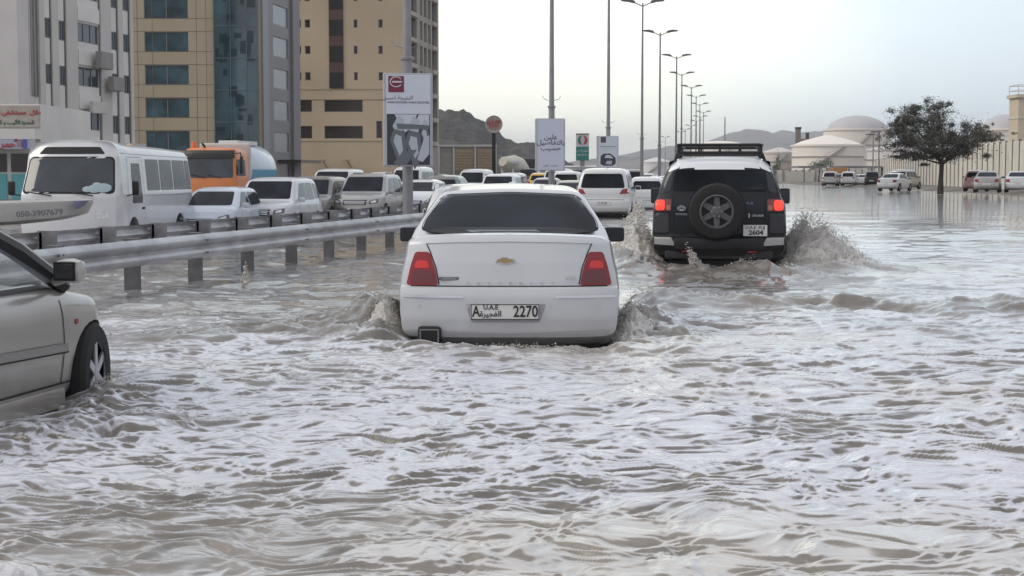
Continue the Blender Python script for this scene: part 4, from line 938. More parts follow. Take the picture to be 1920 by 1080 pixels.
def seat_print(x, y, s):
    q2([(x, y+.15*s), (x+.13*s, y+.27*s), (x+.27*s, y+.22*s), (x+.24*s, y+.10*s), (x+.08*s, y+.08*s)], m_im[2], 'print_shape', .008)
    q2([(x-.06*s, y), (x+.03*s, y+.12*s), (x+.27*s, y+.09*s), (x+.34*s, y-.16*s), (x+.15*s, y-.30*s)], m_im[1], 'print_shape', .010)
    q2([(x+.02*s, y-.02*s), (x+.07*s, y+.06*s), (x+.20*s, y+.04*s), (x+.24*s, y-.12*s), (x+.16*s, y-.18*s)], m_im[2], 'print_shape', .012)
seat_print(.13, .28, 1.0); seat_print(.48, .26, 1.05); seat_print(.80, .36, .55)
q2([(.15, .03), (.50, .16), (.70, .17), (.45, .0), (.2, .0)], m_im[1], 'print_shape', .014); q2([(.70, .06), (.86, .30), (.98, .33), (.98, .12), (.82, .03)], m_im[2], 'print_shape', .014)
q2([(.22, .46), (.98, .44), (.98, .40), (.25, .40)], m_im[1], 'print_shape', .016)
# white panel with three lines of script
r_, W_, H_, yf = sign_box(1005, 1060, 222, 320, 60.2, 'advertising_sign', 'plain white advertising panel with three short lines of black script', mt=mat('sign_pale', (.55, .58, .68), .4))
AR = ['\uFEE6\uFEF4\uFEE0\uFECB', '\uFEDE\uFEF4\uFEBB\uFE8E\uFED4\uFE98\uFEDF\uFE8E\uFE91', '\uFE90\uFEF4\uFEB4\uFEA3']
for i, s_ in enumerate(AR): text('sign_text', s_, .25, m_adk, r_, rear_M(0, yf-.002, H_*(.64-.105*i)), .001, sx=1.1, weight=.003)
text('sign_text', '\uFEE6\uFEF4\uFEE0\uFECB  \uFE90\uFEF4\uFEB4\uFEA3', .11, m_adk, r_, rear_M(0, yf-.002, H_*.10), .001)
# small car advertisement
r_, W_, H_, yf = sign_box(1120, 1160, 255, 314, 86, 'advertising_sign', 'smaller white advertisement with a dark square and a dark car picture')
q2([(.10, .80), (.38, .80), (.38, .99), (.10, .99)], mat('sign_brown', (.10, .07, .07)), 'logo_square')
q2([(.06, .66), (.94, .66), (.94, .675), (.06, .675)], m_adk, 'text_line'); q2([(.1, .58), (.9, .58), (.9, .59), (.1, .59)], m_im[2], 'text_line')
q2([(.08, .10), (.10, .36), (.25, .44), (.65, .44), (.90, .30), (.92, .12), (.75, .04), (.25, .04)], m_im[0], 'print_shape'); q2([(.30, .30), (.40, .40), (.66, .38), (.78, .28)], m_im[3], 'print_shape', .006); q2([(.35, .10), (.45, .20), (.72, .20), (.70, .08)], m_im[2], 'print_shape', .006)
# petrol station totem
Yt = 128; zt, zm, zb, z0 = Z(250, Yt), Z(275, Yt), Z(301, Yt), .0; xl, xr = X(1080, Yt), X(1104, Yt); Wt = xr-xl
r_ = empty('totem_sign', ((xl+xr)/2, Yt, z0)); tag(r_, 'petrol station totem, white with a green and red ring over a green board', 'sign')
MB().box((0, .2, (zt+zm)/2), (Wt, .4, zt-zm)).build('upper_board', mat('sign_pinkish', (.62, .60, .62)), r_)
MB().box((0, .2, (zb+zm)/2), (Wt, .42, zm-zb)).build('lower_board', mat('sign_green', (.03, .22, .17), .4), r_)
MB().box((0, .2, zb/2), (.35, .3, zb)).build('mast', m_pole, r_)
MB().box((0, .0, zt-.06), (Wt, .05, .12)).build('top_band', mat('sign_bronze', (.25, .22, .16)), r_)
zc = (zt+zm)/2
for s, mm in ((-1, mat('ring_green', (.05, .22, .16))), (1, mat('ring_red', (.45, .06, .09)))):
    MB().tube([(s*.32*math.cos(a)*.9, -.02, zc+.36*math.sin(a)) for a in [R(-75+k*15) for k in range(11)]], [.03, .06, .09, .11, .12, .12, .12, .11, .09, .06, .03], 6).build('logo_ring', mm, r_)
text('sign_text', '\uFE95\uFE8D\uFEAD\uFE8E\uFEE3\uFE8D', .36, m_adl, r_, rear_M(0, -.02, zm-.32), .002); text('sign_text', 'EMARAT', .22, m_adl, r_, rear_M(0, -.02, zm-.68), .002)
# round restaurant sign
Yr = 150; xc, zc = X(926, Yr), Z(233, Yr)
r_ = empty('round_sign', (xc, Yr, 0)); tag(r_, 'round restaurant sign with red lettering on a dark post in front of the hill', 'sign')
MB().tube([(0, .2, 0), (0, .2, zc-.6)], .19, 8).build('post', m_black, r_)
MB().lathe([(.84, 0), (.84, .4)], (0, 0, zc), 'Y', 32).build('disc', mat('sign_cream', (.42, .37, .36)), r_)
MB().tube([(.80*math.cos(2*math.pi*k/32), -.02, zc+.80*math.sin(2*math.pi*k/32)) for k in range(33)], .06, 6, False).build('rim', mat('rim_pinkgrey', (.38, .33, .34)), r_)
MB().prism([(.62*math.cos(R(a)), zc+.20+.45*math.sin(R(a))*.8) for a in range(15, 166, 15)], -.04, .0).build('bun_top', mat('bun_tan', (.34, .22, .17)), r_)
MB().prism([(.62*math.cos(R(a)), zc-.20+.45*math.sin(R(a))*.8) for a in range(195, 346, 15)], -.04, .0).build('bun_bottom', mat('bun_tan', (.3, .2, .15)), r_)
m_bk = mat('letter_red', (.34, .05, .06), .5)
text('sign_text', 'BURGER', .36, m_bk, r_, rear_M(0, -.05, zc+.15) @ Matrix.Rotation(.12, 4, 'Z'), .004, weight=.012); text('sign_text', 'KING', .40, m_bk, r_, rear_M(.02, -.05, zc-.17) @ Matrix.Rotation(.12, 4, 'Z'), .004, weight=.014)

# ---------------------------------------------------------------- buildings
m_conc = mat('render_grey_white', (.57, .555, .53), .8, var=.08, vs=.3, bump=.1, bs=3)
m_conc2 = mat('render_light', (.70, .69, .66), .8, var=.08, vs=.4)
m_slat = mat('render_grey', (.28, .275, .265), .8, var=.1, vs=.5)
m_sand = mat('sand_cladding', (.47, .40, .29), .7, var=.06, vs=.25)
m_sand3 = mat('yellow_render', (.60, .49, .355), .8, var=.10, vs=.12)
m_gclad = mat('grey_cladding', (.20, .20, .205), .45, .2, var=.05, vs=.3)
m_bwin = mat('building_glass', (.035, .06, .075), .08, spec=.8)
m_teal = mat('teal_curtain_glass', (.045, .095, .115), .05, spec=.9, var=.5, vs=.35)
m_dwin = mat('dark_window', (.045, .035, .033), .15)
m_frame = mat('window_frame', (.26, .26, .26), .5)
m_gpanel = mat('grey_window_panel', (.19, .21, .225), .15, spec=.7)
def facade(root, p0, p1, z0, z1, rects, mw, mg, rev=.25, name='wall', frame=True, mull=0, wlab=None):
    "p0->p1 on plan, the outside is on the right-hand side of the direction of travel; rects (s0,s1,z0,z1)"
    P0, P1 = Vector(p0), Vector(p1); Lw = (P1-P0).length; u = (P1-P0)/Lw; n = Vector((u.y, -u.x))
    W3 = lambda s, z, d=0: (P0.x+u.x*s+n.x*d, P0.y+u.y*s+n.y*d, z)
    ss = sorted({0, Lw, *[r_[0] for r_ in rects], *[r_[1] for r_ in rects]}); zz = sorted({z0, z1, *[r_[2] for r_ in rects], *[r_[3] for r_ in rects]})
    vs = []; fs = []
    for a, b_ in zip(ss, ss[1:]):
        if b_-a < 1e-4: continue
        for c, d in zip(zz, zz[1:]):
            ms, mz = (a+b_)/2, (c+d)/2
            if any(r_[0] < ms < r_[1] and r_[2] < mz < r_[3] for r_ in rects): continue
            o = len(vs); vs += [W3(a, c), W3(b_, c), W3(b_, d), W3(a, d)]; fs.append((o, o+1, o+2, o+3))
    for a, b_, c, d in rects:
        o = len(vs); vs += [W3(a, c), W3(b_, c), W3(b_, d), W3(a, d), W3(a, c, -rev), W3(b_, c, -rev), W3(b_, d, -rev), W3(a, d, -rev)]
        fs += [(o+i, o+(i+1) % 4, o+4+(i+1) % 4, o+4+i) for i in range(4)]
    mb = MB(); mb.add(vs, fs); mb.build(name, mw, root)
    for k, (a, b_, c, d) in enumerate(rects):
        g_ = MB(); g_.add([W3(a, c, -rev*.9), W3(b_, c, -rev*.9), W3(b_, d, -rev*.9), W3(a, d, -rev*.9)], [(0, 1, 2, 3)])
        ob = g_.build('window', mg, root)
        if frame:
            fm = MB(); M = Matrix(((u.x, n.x, 0, 0), (u.y, n.y, 0, 0), (0, 0, 1, 0), (0, 0, 0, 1)))
            def bar(s_, z_, ws, hs): 
                p = W3(s_, z_, -rev*.9+.03); fm.box(p, (ws, .06, hs), M=M)
            fm_w = .07
            bar((a+b_)/2, c+.03, b_-a, fm_w); bar((a+b_)/2, d-.03, b_-a, fm_w)
            for m_ in range((mull or 1)+1): bar(a+.03+(b_-a-.06)*m_/(mull or 1), (c+d)/2, fm_w, d-c)
            fm.build('frame', m_frame, ob)
    return W3, Lw, u, n
def s_on(p0, p1, px):
    k = (px-960)/F; u = Vector(p1)-Vector(p0); Lw = u.length; u /= Lw
    c_ = math.cos(TH)
    return (k*p0[1]*c_-p0[0])/(u.x-k*c_*u.y)
def core(root, pts, z0, z1, m, name='roof'):
    MB().prism(pts, z0, z1, 'Z').build(name, m, root)

# 1: grey-white block with fins
p0, p1 = (X(30, 108, 5), 108), (X(250, 127, 5), 127)
r_ = empty('apartment_block', (0, 0, 0)); tag(r_, 'grey-white apartment block with tall fins and narrow windows behind the bus', 'building')
S_ = lambda px: s_on(p0, p1, px)
rects = []
for k in range(-2, 4):
    za, zb = 11.3+3.3*k, 12.75+3.3*k
    for a, b_ in ((87, 99.5), (113, 126), (211, 223), (233, 245)): rects.append((S_(a), S_(b_), za, zb))
    rects.append((S_(149), S_(189), za+.15, zb+.15))
W3, Lw, u, n = facade(r_, p0, p1, -.3, 42, rects, m_conc2, m_bwin, .10, mull=3)
back = Vector((-n.x, -n.y))
a_, b_ = Vector(p0)+back*.4, Vector(p1)+back*.4
core(r_, [a_, b_, b_+back*16, a_+back*16], -.3, 42, m_conc, 'block_core')
fn = MB(); M = Matrix(((u.x, n.x, 0, 0), (u.y, n.y, 0, 0), (0, 0, 1, 0), (0, 0, 0, 1)))
for a, b_ in ((76, 86), (100, 112), (127, 147.5), (191, 210), (224, 232), (246, 251)):
    s0, s1 = S_(a), S_(b_); fn.box(W3((s0+s1)/2, 22.8, .085), (s1-s0, .16, 38), M=M, bev=.03)
fn.build('fin', m_conc, r_)
gv = MB()
for px in (86.4, 99.8, 112.4, 126.4, 148.2, 190.2, 210.4, 223.4, 232.4, 245.4): gv.box(W3(S_(px), 22.8, .02), (.16, .06, 38), M=M)
gv.build('groove', mat('groove_dark', (.13, .125, .12), .9), r_)
sl_ = MB()
for k in range(7):
    s0 = S_(32)+k*(S_(75)-S_(32))/7; sl_.box(W3(s0+.2, 24.5, .1), (.22, .3, 35), M=M)
sl_.build('ribbed_wall', m_slat, r_)
MB().box(W3((S_(30)+S_(76))/2, 24.6, .02), (S_(76)-S_(30), .1, 35), M=M).build('recess', mat('render_mid', (.30, .30, .29), .8), r_)
for k in range(-1, 4):
    s0, s1 = S_(149), S_(189); MB().box(W3((s0+s1)/2, 10.3+3.3*k, .05), (s1-s0, .16, 1.1), M=M).build('spandrel', m_conc2, r_)
for px, py, w_, h_, d_, nm in ((183, 114, 2.1, 1.3, .5, 'air_conditioner'), (205, 158, 2.0, 1.1, .5, 'air_conditioner'), (171, 202, 2.6, .9, .3, 'sign_board')):
    s0 = S_(px); Yq = W3(s0, 0)[1]; MB().box(W3(s0, Z(py, Yq), .75), (w_, d_, h_), M=M, bev=.05).build(nm, m_slat if nm != 'sign_board' else m_conc, r_)
cn = MB(); cn.box(W3(Lw/2, 3.7, .5), (Lw, 1.2, .5), M=M); cn.build('canopy', m_conc, r_)
facade(r_, W3(0, 0, .4)[:2], W3(Lw, 0, .4)[:2], -.3, 3.45, [(1.0+k*3.4, 3.8+k*3.4, .1, 2.9) for k in range(int((Lw-4)/3.4)+1)], m_conc, m_dwin, .2, 'shop_front', mull=2)

# left neighbour, plain cream wall, and the low shops with lettering
r_ = empty('plain_building', (X(-60, 106), 112, 0)); tag(r_, 'tall plain pinkish-grey wall at the left edge of the photo', 'building')
MB().box((0, 0, 20), (6.6, 10, 42)).build('wall', mat('pinkish_render', (.62, .59, .575), .85, var=.08, vs=.3), r_)
MB().box((0, 0, 41.2), (7.0, 10.4, .5)).build('parapet', m_conc, r_)
Ys = 84
r_ = empty('shop_row', (X(-40, Ys), Ys, 0)); tag(r_, 'low row of shops with red and green lettering above shop windows, left edge', 'building')
wl = X(78, Ys)-X(-160, Ys)
def zz(py): return Z(py, Ys)
MB().box((0, 5, (zz(190)-.3)/2-.15), (wl, 10, zz(190)+.3)).build('wall', m_conc2, r_)
b1 = MB().box((0, -.1, (zz(198)+zz(238))/2), (wl*.995, .2, zz(198)-zz(238))).build('fascia', mat('fascia_beige', (.40, .36, .32), .6, var=.1), r_)
rx = X(27, Ys)-X(-40, Ys)
text('sign_text', '\uFEE2\uFECB\uFEC4\uFEE3 \u0648 \uFEF0\uFED4\uFEB8\uFE98\uFEB4\uFEE3  \uFEDD\uFEFC\uFEE3', .34, mat('sign_red', (.42, .06, .06)), b1, rear_M(rx, -.22, zz(211)), .01, weight=.01)
text('sign_text', '\uFE93\uFEAD\uFE8E\uFEA0\uFE98\uFEDF\uFE8D \u0648 \uFE90\uFEF4\uFE9B\uFE82\uFEDF\uFE8D \uFE9C\uFEF3\uFEAA\uFEA4\uFEDF\uFE8D', .28, mat('sign_darkgreen', (.06, .14, .10)), b1, rear_M(rx, -.22, zz(230)), .01, weight=.008)
MB().box((0, -.5, zz(252)), (wl, 1.0, zz(243)-zz(262))).build('canopy', m_conc2, r_)
b2 = MB().box((0, -.95, zz(271)), (wl, .1, zz(263)-zz(281))).build('name_board', mat('board_lilac', (.42, .43, .52), .5), r_)
text('sign_text', '\uFEAE\uFEE4\uFEA3\uFEF7\uFE8D', .50, mat('sign_red2', (.42, .05, .08)), b2, rear_M(rx+.25, -1.02, zz(271)), .01, weight=.014)
text('sign_text', '\uFEE2\uFECC\uFEC4\uFEE3', .34, m_adk, b2, rear_M(rx-.85, -1.02, zz(271)), .01, weight=.006)
MB().box((rx+.95, -1.02, zz(271)), (.22, .04, .5)).build('sign_mark', mat('sign_blue', (.08, .12, .4)), b2)
for k in range(4):
    w_ = MB().box((-wl/2+.9+k*1.7, -.06, zz(305)), (1.45, .1, zz(288)-zz(322))).build('shop_window', m_dwin, r_)
    MB().box((-wl/2+.9+k*1.7, -.06, (zz(326)-.2)/2), (1.45, .1, zz(326)+.2)).build('cyan_panel', mat('cyan_panel', (.12, .38, .42), .4), r_)

# 2: sand-coloured office block with glass curtain wall
pa, pb = (X(247, 150, 5), 150), (X(491, 150, 5), 150); pc = (X(560, 163, 5), 163)
r_ = empty('office_block', (0, 0, 0)); tag(r_, 'sand-coloured office block with teal glass wall and grey side', 'building')
S_ = lambda px: s_on(pa, pb, px); fl = 61*150/F
zt0 = Z(60, 150)
rects = [(S_(275), S_(357), zt0-37*150/F+fl*k, zt0+fl*k) for k in range(-4, 8)]
W3, Lw, u, n = facade(r_, pa, pb, -.3, 40, rects, m_sand, mat('blue_office_glass', (.045, .10, .125), .06, spec=.9, var=.6, vs=.5), .2, mull=2)
jm = MB()
for k in range(-5, 9):
    for dz in (0, -37*150/F): jm.box(W3(S_(326), zt0+fl*k+dz+.05, .003), (S_(404)-S_(248), .02, .05))
for px in (262, 290, 372, 390): jm.box(W3(S_(px), 19, .003), (.04, .02, 38))
jm.build('cladding_joint', mat('joint_dark', (.22, .17, .11)), r_)
s0, s1 = S_(405), S_(487)
cw = MB().box(W3((s0+s1)/2, 19.8, .15), (s1-s0, .3, 40.3)).build('curtain_wall', m_teal, r_)
ml = MB()
for k in range(16): ml.box(W3((s0+s1)/2, .4+k*fl*.97, .32), (s1-s0, .05, .07))
for px in (405.5, 436, 466, 486.5): ml.box(W3(S_(px), 19.8, .32), (.07, .05, 40))
ml.build('mullions', mat('mullion_grey', (.12, .17, .19), .4), cw)
rs = np.random.RandomState(4)
for k in range(70):
    x = rs.uniform(s0+.3, s1-.5); zq = rs.uniform(1, 32); MB().box(W3(x, zq, .302+.0005*k), (rs.uniform(.25, .8), .01, rs.uniform(.3, 1.3))).build('open_vent', mat('teal_dark', (.012, .035, .045), .1), cw)
S2 = lambda px: s_on(pb, pc, px)
Lc = (Vector(pc)-Vector(pb)).length
rects = [(Lc*.32, Lc*.72, Z(66, 154)-38*154/F+fl*k, Z(66, 154)+fl*k) for k in range(-4, 8)]
W3b, Lb, ub, nb_ = facade(r_, pb, pc, -.3, 40, rects, m_gclad, m_gpanel, .12, 'side_wall', mull=1)
bk = Vector((-.2, 14))
core(r_, [Vector(pa)+Vector((.1, .4)), Vector(pb)+Vector((-.1, .4)), Vector(pc)+Vector((-.5, .1)), Vector(pc)+Vector((-3, 12)), Vector(pa)+Vector((.1, 24))], -.3, 39.9, m_sand, 'block_core')
M2 = Matrix(((ub.x, nb_.x, 0, 0), (ub.y, nb_.y, 0, 0), (0, 0, 1, 0), (0, 0, 0, 1)))
MB().box(W3b(.9, 20, .1), (1.8, .25, 40), M=M2).build('corner_column', mat('column_grey', (.24, .25, .265), .4, .3), r_)
MB().box(W3b(Lb-1.4, 20, .12), (2.6, .3, 40), M=M2).build('corner_column', mat('column_dim', (.20, .20, .21), .5), r_)
MB().box(W3b(Lb*.7, Z(303, 160), 1.2), (Lb*.6, 2.4, .3), M=M2).build('entrance_canopy', m_dwin, r_)

# 3: yellow tower
pa, pb = (X(553, 186, 5), 186), (X(757, 186, 5), 186); pc = (X(823, 207, 5), 207)
r_ = empty('tower_block', (0, 0, 0)); tag(r_, 'tall yellow tower with small square windows and a dark brown stair strip', 'building')
S_ = lambda px: s_on(pa, pb, px); fl = 48.6*186/F; k0 = 186/F
rects = []
for k in range(-2, 6):
    zt = Z(86, 186)+fl*k
    if k > -2:
        pass
    for a, b_ in ((560, 567), (574, 584), (665, 672), (711, 719)):
        if k >= -1: rects.append((S_(a), S_(b_), zt-15*k0, zt))
for a, b_ in ((187, 210), (236, 260)):
    for p, q in ((560, 586), (609, 681)): rects.append((S_(p), S_(q), Z(b_, 186), Z(a, 186)))
rects.append((S_(706), S_(717), Z(259, 186), Z(227, 186)))
W3, Lw, u, n = facade(r_, pa, pb, -.3, 58, rects, m_sand3, m_dwin, .3, mull=1)
st = MB().box(W3((S_(619)+S_(646))/2, (Z(165, 186)+57)/2, .04), (S_(646)-S_(619), .1, 57-Z(165, 186))).build('stair_strip', mat('brown_panel', (.115, .07, .06), .6), r_)
for k in range(-1, 12): MB().box(W3((S_(619)+S_(646))/2, Z(100, 186)+fl*k-.1, .10), (S_(645)-S_(620), .05, 1.9)).build('stair_window', mat('stair_glass', (.03, .032, .035), .15), st)
bd_ = MB()
for z_ in (Z(167, 186), Z(186, 186), Z(264, 186)): bd_.box(W3(Lw/2, z_, .02), (Lw, .08, .12))
bd_.build('string_course', mat('yellow_render_pale', (.48, .40, .27), .8), r_)
rects = []
Ls = (Vector(pc)-Vector(pb)).length
for k in range(-3, 6):
    zt = Z(84, 194)+fl*k
    for a, b_ in ((.06, .12), (.16, .36), (.45, .52), (.56, .64), (.68, .76), (.80, .95)): rects.append((Ls*a, Ls*b_, zt-2.4, zt))
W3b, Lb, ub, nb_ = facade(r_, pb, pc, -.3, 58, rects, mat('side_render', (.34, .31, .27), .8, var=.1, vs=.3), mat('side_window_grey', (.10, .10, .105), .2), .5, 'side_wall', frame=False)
M2 = Matrix(((ub.x, nb_.x, 0, 0), (ub.y, nb_.y, 0, 0), (0, 0, 1, 0), (0, 0, 0, 1)))
bl = MB()
for k in range(-3, 16):
    zt = Z(84, 194)+fl*k-2.75
    for a, b_ in ((.16, .36), (.80, .95)): bl.box(W3b(Ls*(a+b_)/2, zt, .08), (Ls*(b_-a), .3, .5), M=M2)
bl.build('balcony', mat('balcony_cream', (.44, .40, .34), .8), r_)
core(r_, [Vector(pa)+Vector((.1, .6)), Vector(pb)+Vector((-.6, .6)), Vector(pc)+Vector((-.9, .1)), Vector(pc)+Vector((-3, 9)), Vector(pa)+Vector((.1, 29))], -.3, 57.9, m_sand3, 'block_core')
lf = MB()
for px in (604, 650): 
    lf.tube([(X(px+6, 184), 185.9, Z(313, 184)), (X(px, 184), 185.2, Z(302, 184))], .12, 6); lf.box((X(px-2, 184), 185.1, Z(300, 184)), (.9, .4, .3), bev=.06)
lf.build('floodlight', m_sand, r_)

# low kiosk building with slatted panels in front of the hill
Yk = 160; xl, xr = X(823, Yk), X(930, Yk); zt = Z(273, Yk); zb = 0
r_ = empty('kiosk_building', ((xl+xr)/2, Yk, 0)); tag(r_, 'low building of tan slatted panels in a pale frame below the hill', 'building'); Wk = xr-xl
MB().box((0, 2.5, zt/2-.2), (Wk, 5, zt+.1)).build('wall', mat('kiosk_grey', (.33, .31, .28), .8, var=.1), r_)
for s in (-1, 1):
    xc = .14*Wk+s*.20*Wk
    fm = MB().box((xc, -.08, zt*.66), (.33*Wk, .14, zt*.50)).build('slatted_panel', mat('tan_panel', (.38, .29, .19), .7, var=.12), r_)
    lv = MB()
    for k in range(7): lv.box((xc, -.17, zt*(.44+.065*k)), (.31*Wk, .05, .06))
    lv.build('slats', mat('tan_dark', (.26, .19, .12), .7), fm)
fr = MB()
for x in (-.5, -.24, .14, .5): fr.box((x*Wk*.99, -.2, zt/2), (.16, .16, zt))
fr.box((0, -.2, zt), (Wk+.2, .3, .18)); fr.build('frame', m_conc, r_)

# ---------------------------------------------------------------- hill, mountains
def ridge(name, pts, Y, depth, m, amp, sc_, kind='structure', label=None, xres=260, yres=50):
    pxs = np.linspace(pts[0][0], pts[-1][0], xres); hh = np.interp(pxs, [p[0] for p in pts], [p[1] for p in pts])
    xs_ = (pxs-960)/F*Y; A = np.repeat(xs_[None], yres, 0); tt = np.linspace(-1, 1, yres)[:, None]; B = Y+tt*depth*np.ones_like(A)
    top = np.maximum(0, (330-hh)/F*Y+CH)
    prof = np.clip(1-np.abs(tt), 0, 1)**.8
    nn = fbm(A/sc_, B/sc_, 5)
    C = top[None]*prof*(1+.0*nn)+amp*nn*np.minimum(1, top[None]/8)*(.3+np.sin(np.pi*(tt+1)/2)*.5)-.5
    A2 = A*(B/Y)**.0
    o = grid_mesh(name, A2, B, C, m, smooth=True); tag(o, kind='structure'); return o
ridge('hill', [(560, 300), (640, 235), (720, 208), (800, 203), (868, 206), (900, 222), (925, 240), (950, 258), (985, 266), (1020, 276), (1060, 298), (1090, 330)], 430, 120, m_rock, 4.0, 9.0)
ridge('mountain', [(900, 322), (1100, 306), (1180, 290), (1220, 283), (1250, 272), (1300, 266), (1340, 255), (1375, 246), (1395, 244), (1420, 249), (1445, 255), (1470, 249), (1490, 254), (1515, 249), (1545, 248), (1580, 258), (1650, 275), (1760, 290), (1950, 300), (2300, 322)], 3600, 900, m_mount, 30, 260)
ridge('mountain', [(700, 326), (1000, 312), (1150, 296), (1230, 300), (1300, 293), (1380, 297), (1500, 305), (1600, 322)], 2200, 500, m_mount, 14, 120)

# ---------------------------------------------------------------- oil tanks and other things beyond the wall
m_tank = mat('tank_cream', (.80, .745, .67), .6, var=.05, vs=.05)
m_tank2 = mat('tank_grey', (.66, .63, .62), .6, var=.06, vs=.05)
m_dome = mat('tank_dome_grey', (.46, .45, .46), .6, var=.06, vs=.1)
def tank(px0, px1, pyr, pya, Y, label, dome=None, mt=None, step=None, domr=1.0, rings=True):
    xc = (X(px0, Y)+X(px1, Y))/2; Rr = (X(px1, Y)-X(px0, Y))/2; zr = Z(pyr, Y); za = Z(pya, Y)
    r_ = empty('storage_tank', (xc, Y+Rr, 0)); tag(r_, label, 'storage tank', 'storage tanks beyond the wall')
    mt = mt or m_tank
    MB().lathe([(Rr, -.3), (Rr, zr)], (0, 0, 0), 'Z', 56).build('shell', mt, r_, True)
    rm = MB().lathe([(Rr*1.02, zr-.05), (Rr*1.035, zr), (Rr*1.035, zr+.5), (Rr*.98, zr+.55)], (0, 0, 0), 'Z', 56).build('rim', mt, r_, True)
    if dome:
        prof = [(Rr*domr*math.cos(a), zr+(za-zr)*math.sin(a)) for a in [R(k*10) for k in range(9)]]+[(0, za)]
        d_ = MB().lathe(prof, (0, 0, 0), 'Z', 48).build('dome', dome, r_, True)
    else:
        MB().lathe([(Rr*1.0, zr+.4), (Rr*.72, zr+(za-zr)*.5), (Rr*.1, za), (0, za)], (0, 0, 0), 'Z', 48).build('roof', mt, r_, True)
    if rings:
        rg = MB()
        for f_ in (.42, .70):
            rg.lathe([(Rr+.02, zr*f_), (Rr+.35, zr*f_), (Rr+.35, zr*f_+.18), (Rr+.02, zr*f_+.18)], (0, 0, 0), 'Z', 56)
        rg.build('wind_girder', mat('girder_grey', (.34, .33, .33), .6), r_)
    ld = MB()
    for k in range(40):
        a = R(200+k*2.2); ld.box(((Rr+.5)*math.cos(a), (Rr+.5)*math.sin(a), zr*k/40), (1.0, .9, .1), rz=a)
    ld.tube([((Rr+.9)*math.cos(R(200+k*2.2)), (Rr+.9)*math.sin(R(200+k*2.2)), zr*k/40+1) for k in range(40)], .06, 4); ld.build('stair', m_dome, r_)
    return r_
tank(1556, 1682, 244, 214, 470, 'big cream tank with grey dome, tallest of the row, behind the tree', m_dome, domr=.90)
tank(1497, 1632, 274, 252, 400, 'wide cream tank with shallow cone roof and stair, in front of the grey-domed one')
tank(1432, 1502, 288, 276, 420, 'small pinkish tank left of the brown chimney', mt=mat('tank_pink', (.60, .54, .50), .6))
tank(1300, 1410, 276, 263, 520, 'low cream dome seen over the roof rack of the black off-roader', m_tank, rings=False)
tank(1845, 1960, 244, 212, 430, 'cream tank with grey dome at the right edge, behind the tree and the tower', m_dome, domr=.8)
tank(1640, 1760, 282, 268, 380, 'low tank half hidden by the tree crown', mt=m_tank2)
tank(1205, 1262, 305, 295, 700, 'distant pale tank between the lamp posts', mt=m_tank2, rings=False)
# chimney, mast, tower
Yc = 440; r_ = empty('chimney', (X(1495, Yc), Yc, 0)); tag(r_, 'square grey-brown chimney stack between two tanks', 'chimney')
MB().box((0, 0, Z(240, Yc)/2), (1.4, 1.4, Z(240, Yc)), bev=.05).build('shaft', mat('chimney_brown', (.22, .18, .17), .8), r_); MB().box((0, 0, Z(240, Yc)), (1.7, 1.7, .5)).build('cap', m_dwin, r_)
r_ = empty('low_building', (X(1520, 445), 445, 0)); tag(r_, 'reddish low roof showing beside the chimney', 'building')
MB().box((0, 0, Z(262, 445)/2), (7, 5, Z(262, 445))).build('wall', mat('red_roof', (.36, .24, .21), .8), r_); MB().box((-1.2, 0, Z(256, 445)), (1, 1, 2.2)).build('roof_vent', m_dwin, r_); MB().box((0, 0, Z(262, 445)), (7.6, 5.6, .4)).build('roof', mat('red_roof'  , (.36, .24, .21)), r_)
Ym = 900; r_ = empty('lattice_mast', (X(1358, Ym), Ym, 0)); tag(r_, 'thin radio mast on the skyline above the off-roader', 'mast')
mb = MB(); hm = Z(219, Ym); b0 = .9
for a in (0, 120, 240): mb.tube([(b0*math.cos(R(a)), b0*math.sin(R(a)), 0), (.15*math.cos(R(a)), .15*math.sin(R(a)), hm)], .16, 4)
for k in range(18):
    z1_, z2_ = hm*k/18, hm*(k+1)/18; w1, w2 = b0*(1-.83*k/18), b0*(1-.83*(k+1)/18)
    for a in (0, 120, 240): mb.tube([(w1*math.cos(R(a)), w1*math.sin(R(a)), z1_), (w2*math.cos(R(a+120)), w2*math.sin(R(a+120)), z2_)], .09, 4)
mb.build('lattice', m_pole, r_); MB().lathe([(.9, -.3), (.9, .3)], (0, -.6, hm*.55), 'Y', 12).build('dish', m_conc2, r_)
Yt = 112; Yt = 134; r_ = empty('wall_tower', (X(1906, Yt)+2.2, Yt+1.3, .2)); tag(r_, 'cream watch tower with railing at the right edge above the wall', 'tower'); wt = 4.4
zt = Z(184, Yt)
MB().box((0, 0, zt/2), (wt, 2.4, zt), bev=.03).build('shaft', mat('tower_cream', (.60, .52, .40), .7, var=.06), r_)
MB().box((0, 0, zt), (wt+.4, 2.8, .3)).build('parapet', mat('tower_cream', (1, 1, 1)), r_); MB().box((0, 0, zt-1.9), (wt+.1, 2.5, .1)).build('string_course', m_conc, r_)
rl = MB()
for z_ in (.5, .95): 
    for x0, y0, x1_, y1_ in ((-1, -1, 1, -1), (-1, 1, 1, 1), (-1, -1, -1, 1), (1, -1, 1, 1)): rl.tube([(x0*wt/2, y0*1.2, zt+z_), (x1_*wt/2, y1_*1.2, zt+z_)], .03, 5)
for x0 in (-1, 0, 1):
    for y0 in (-1, 1): rl.tube([(x0*wt/2, y0*1.2, zt), (x0*wt/2, y0*1.2, zt+.95)], .03, 5)
rl.build('railing', m_dome, r_)
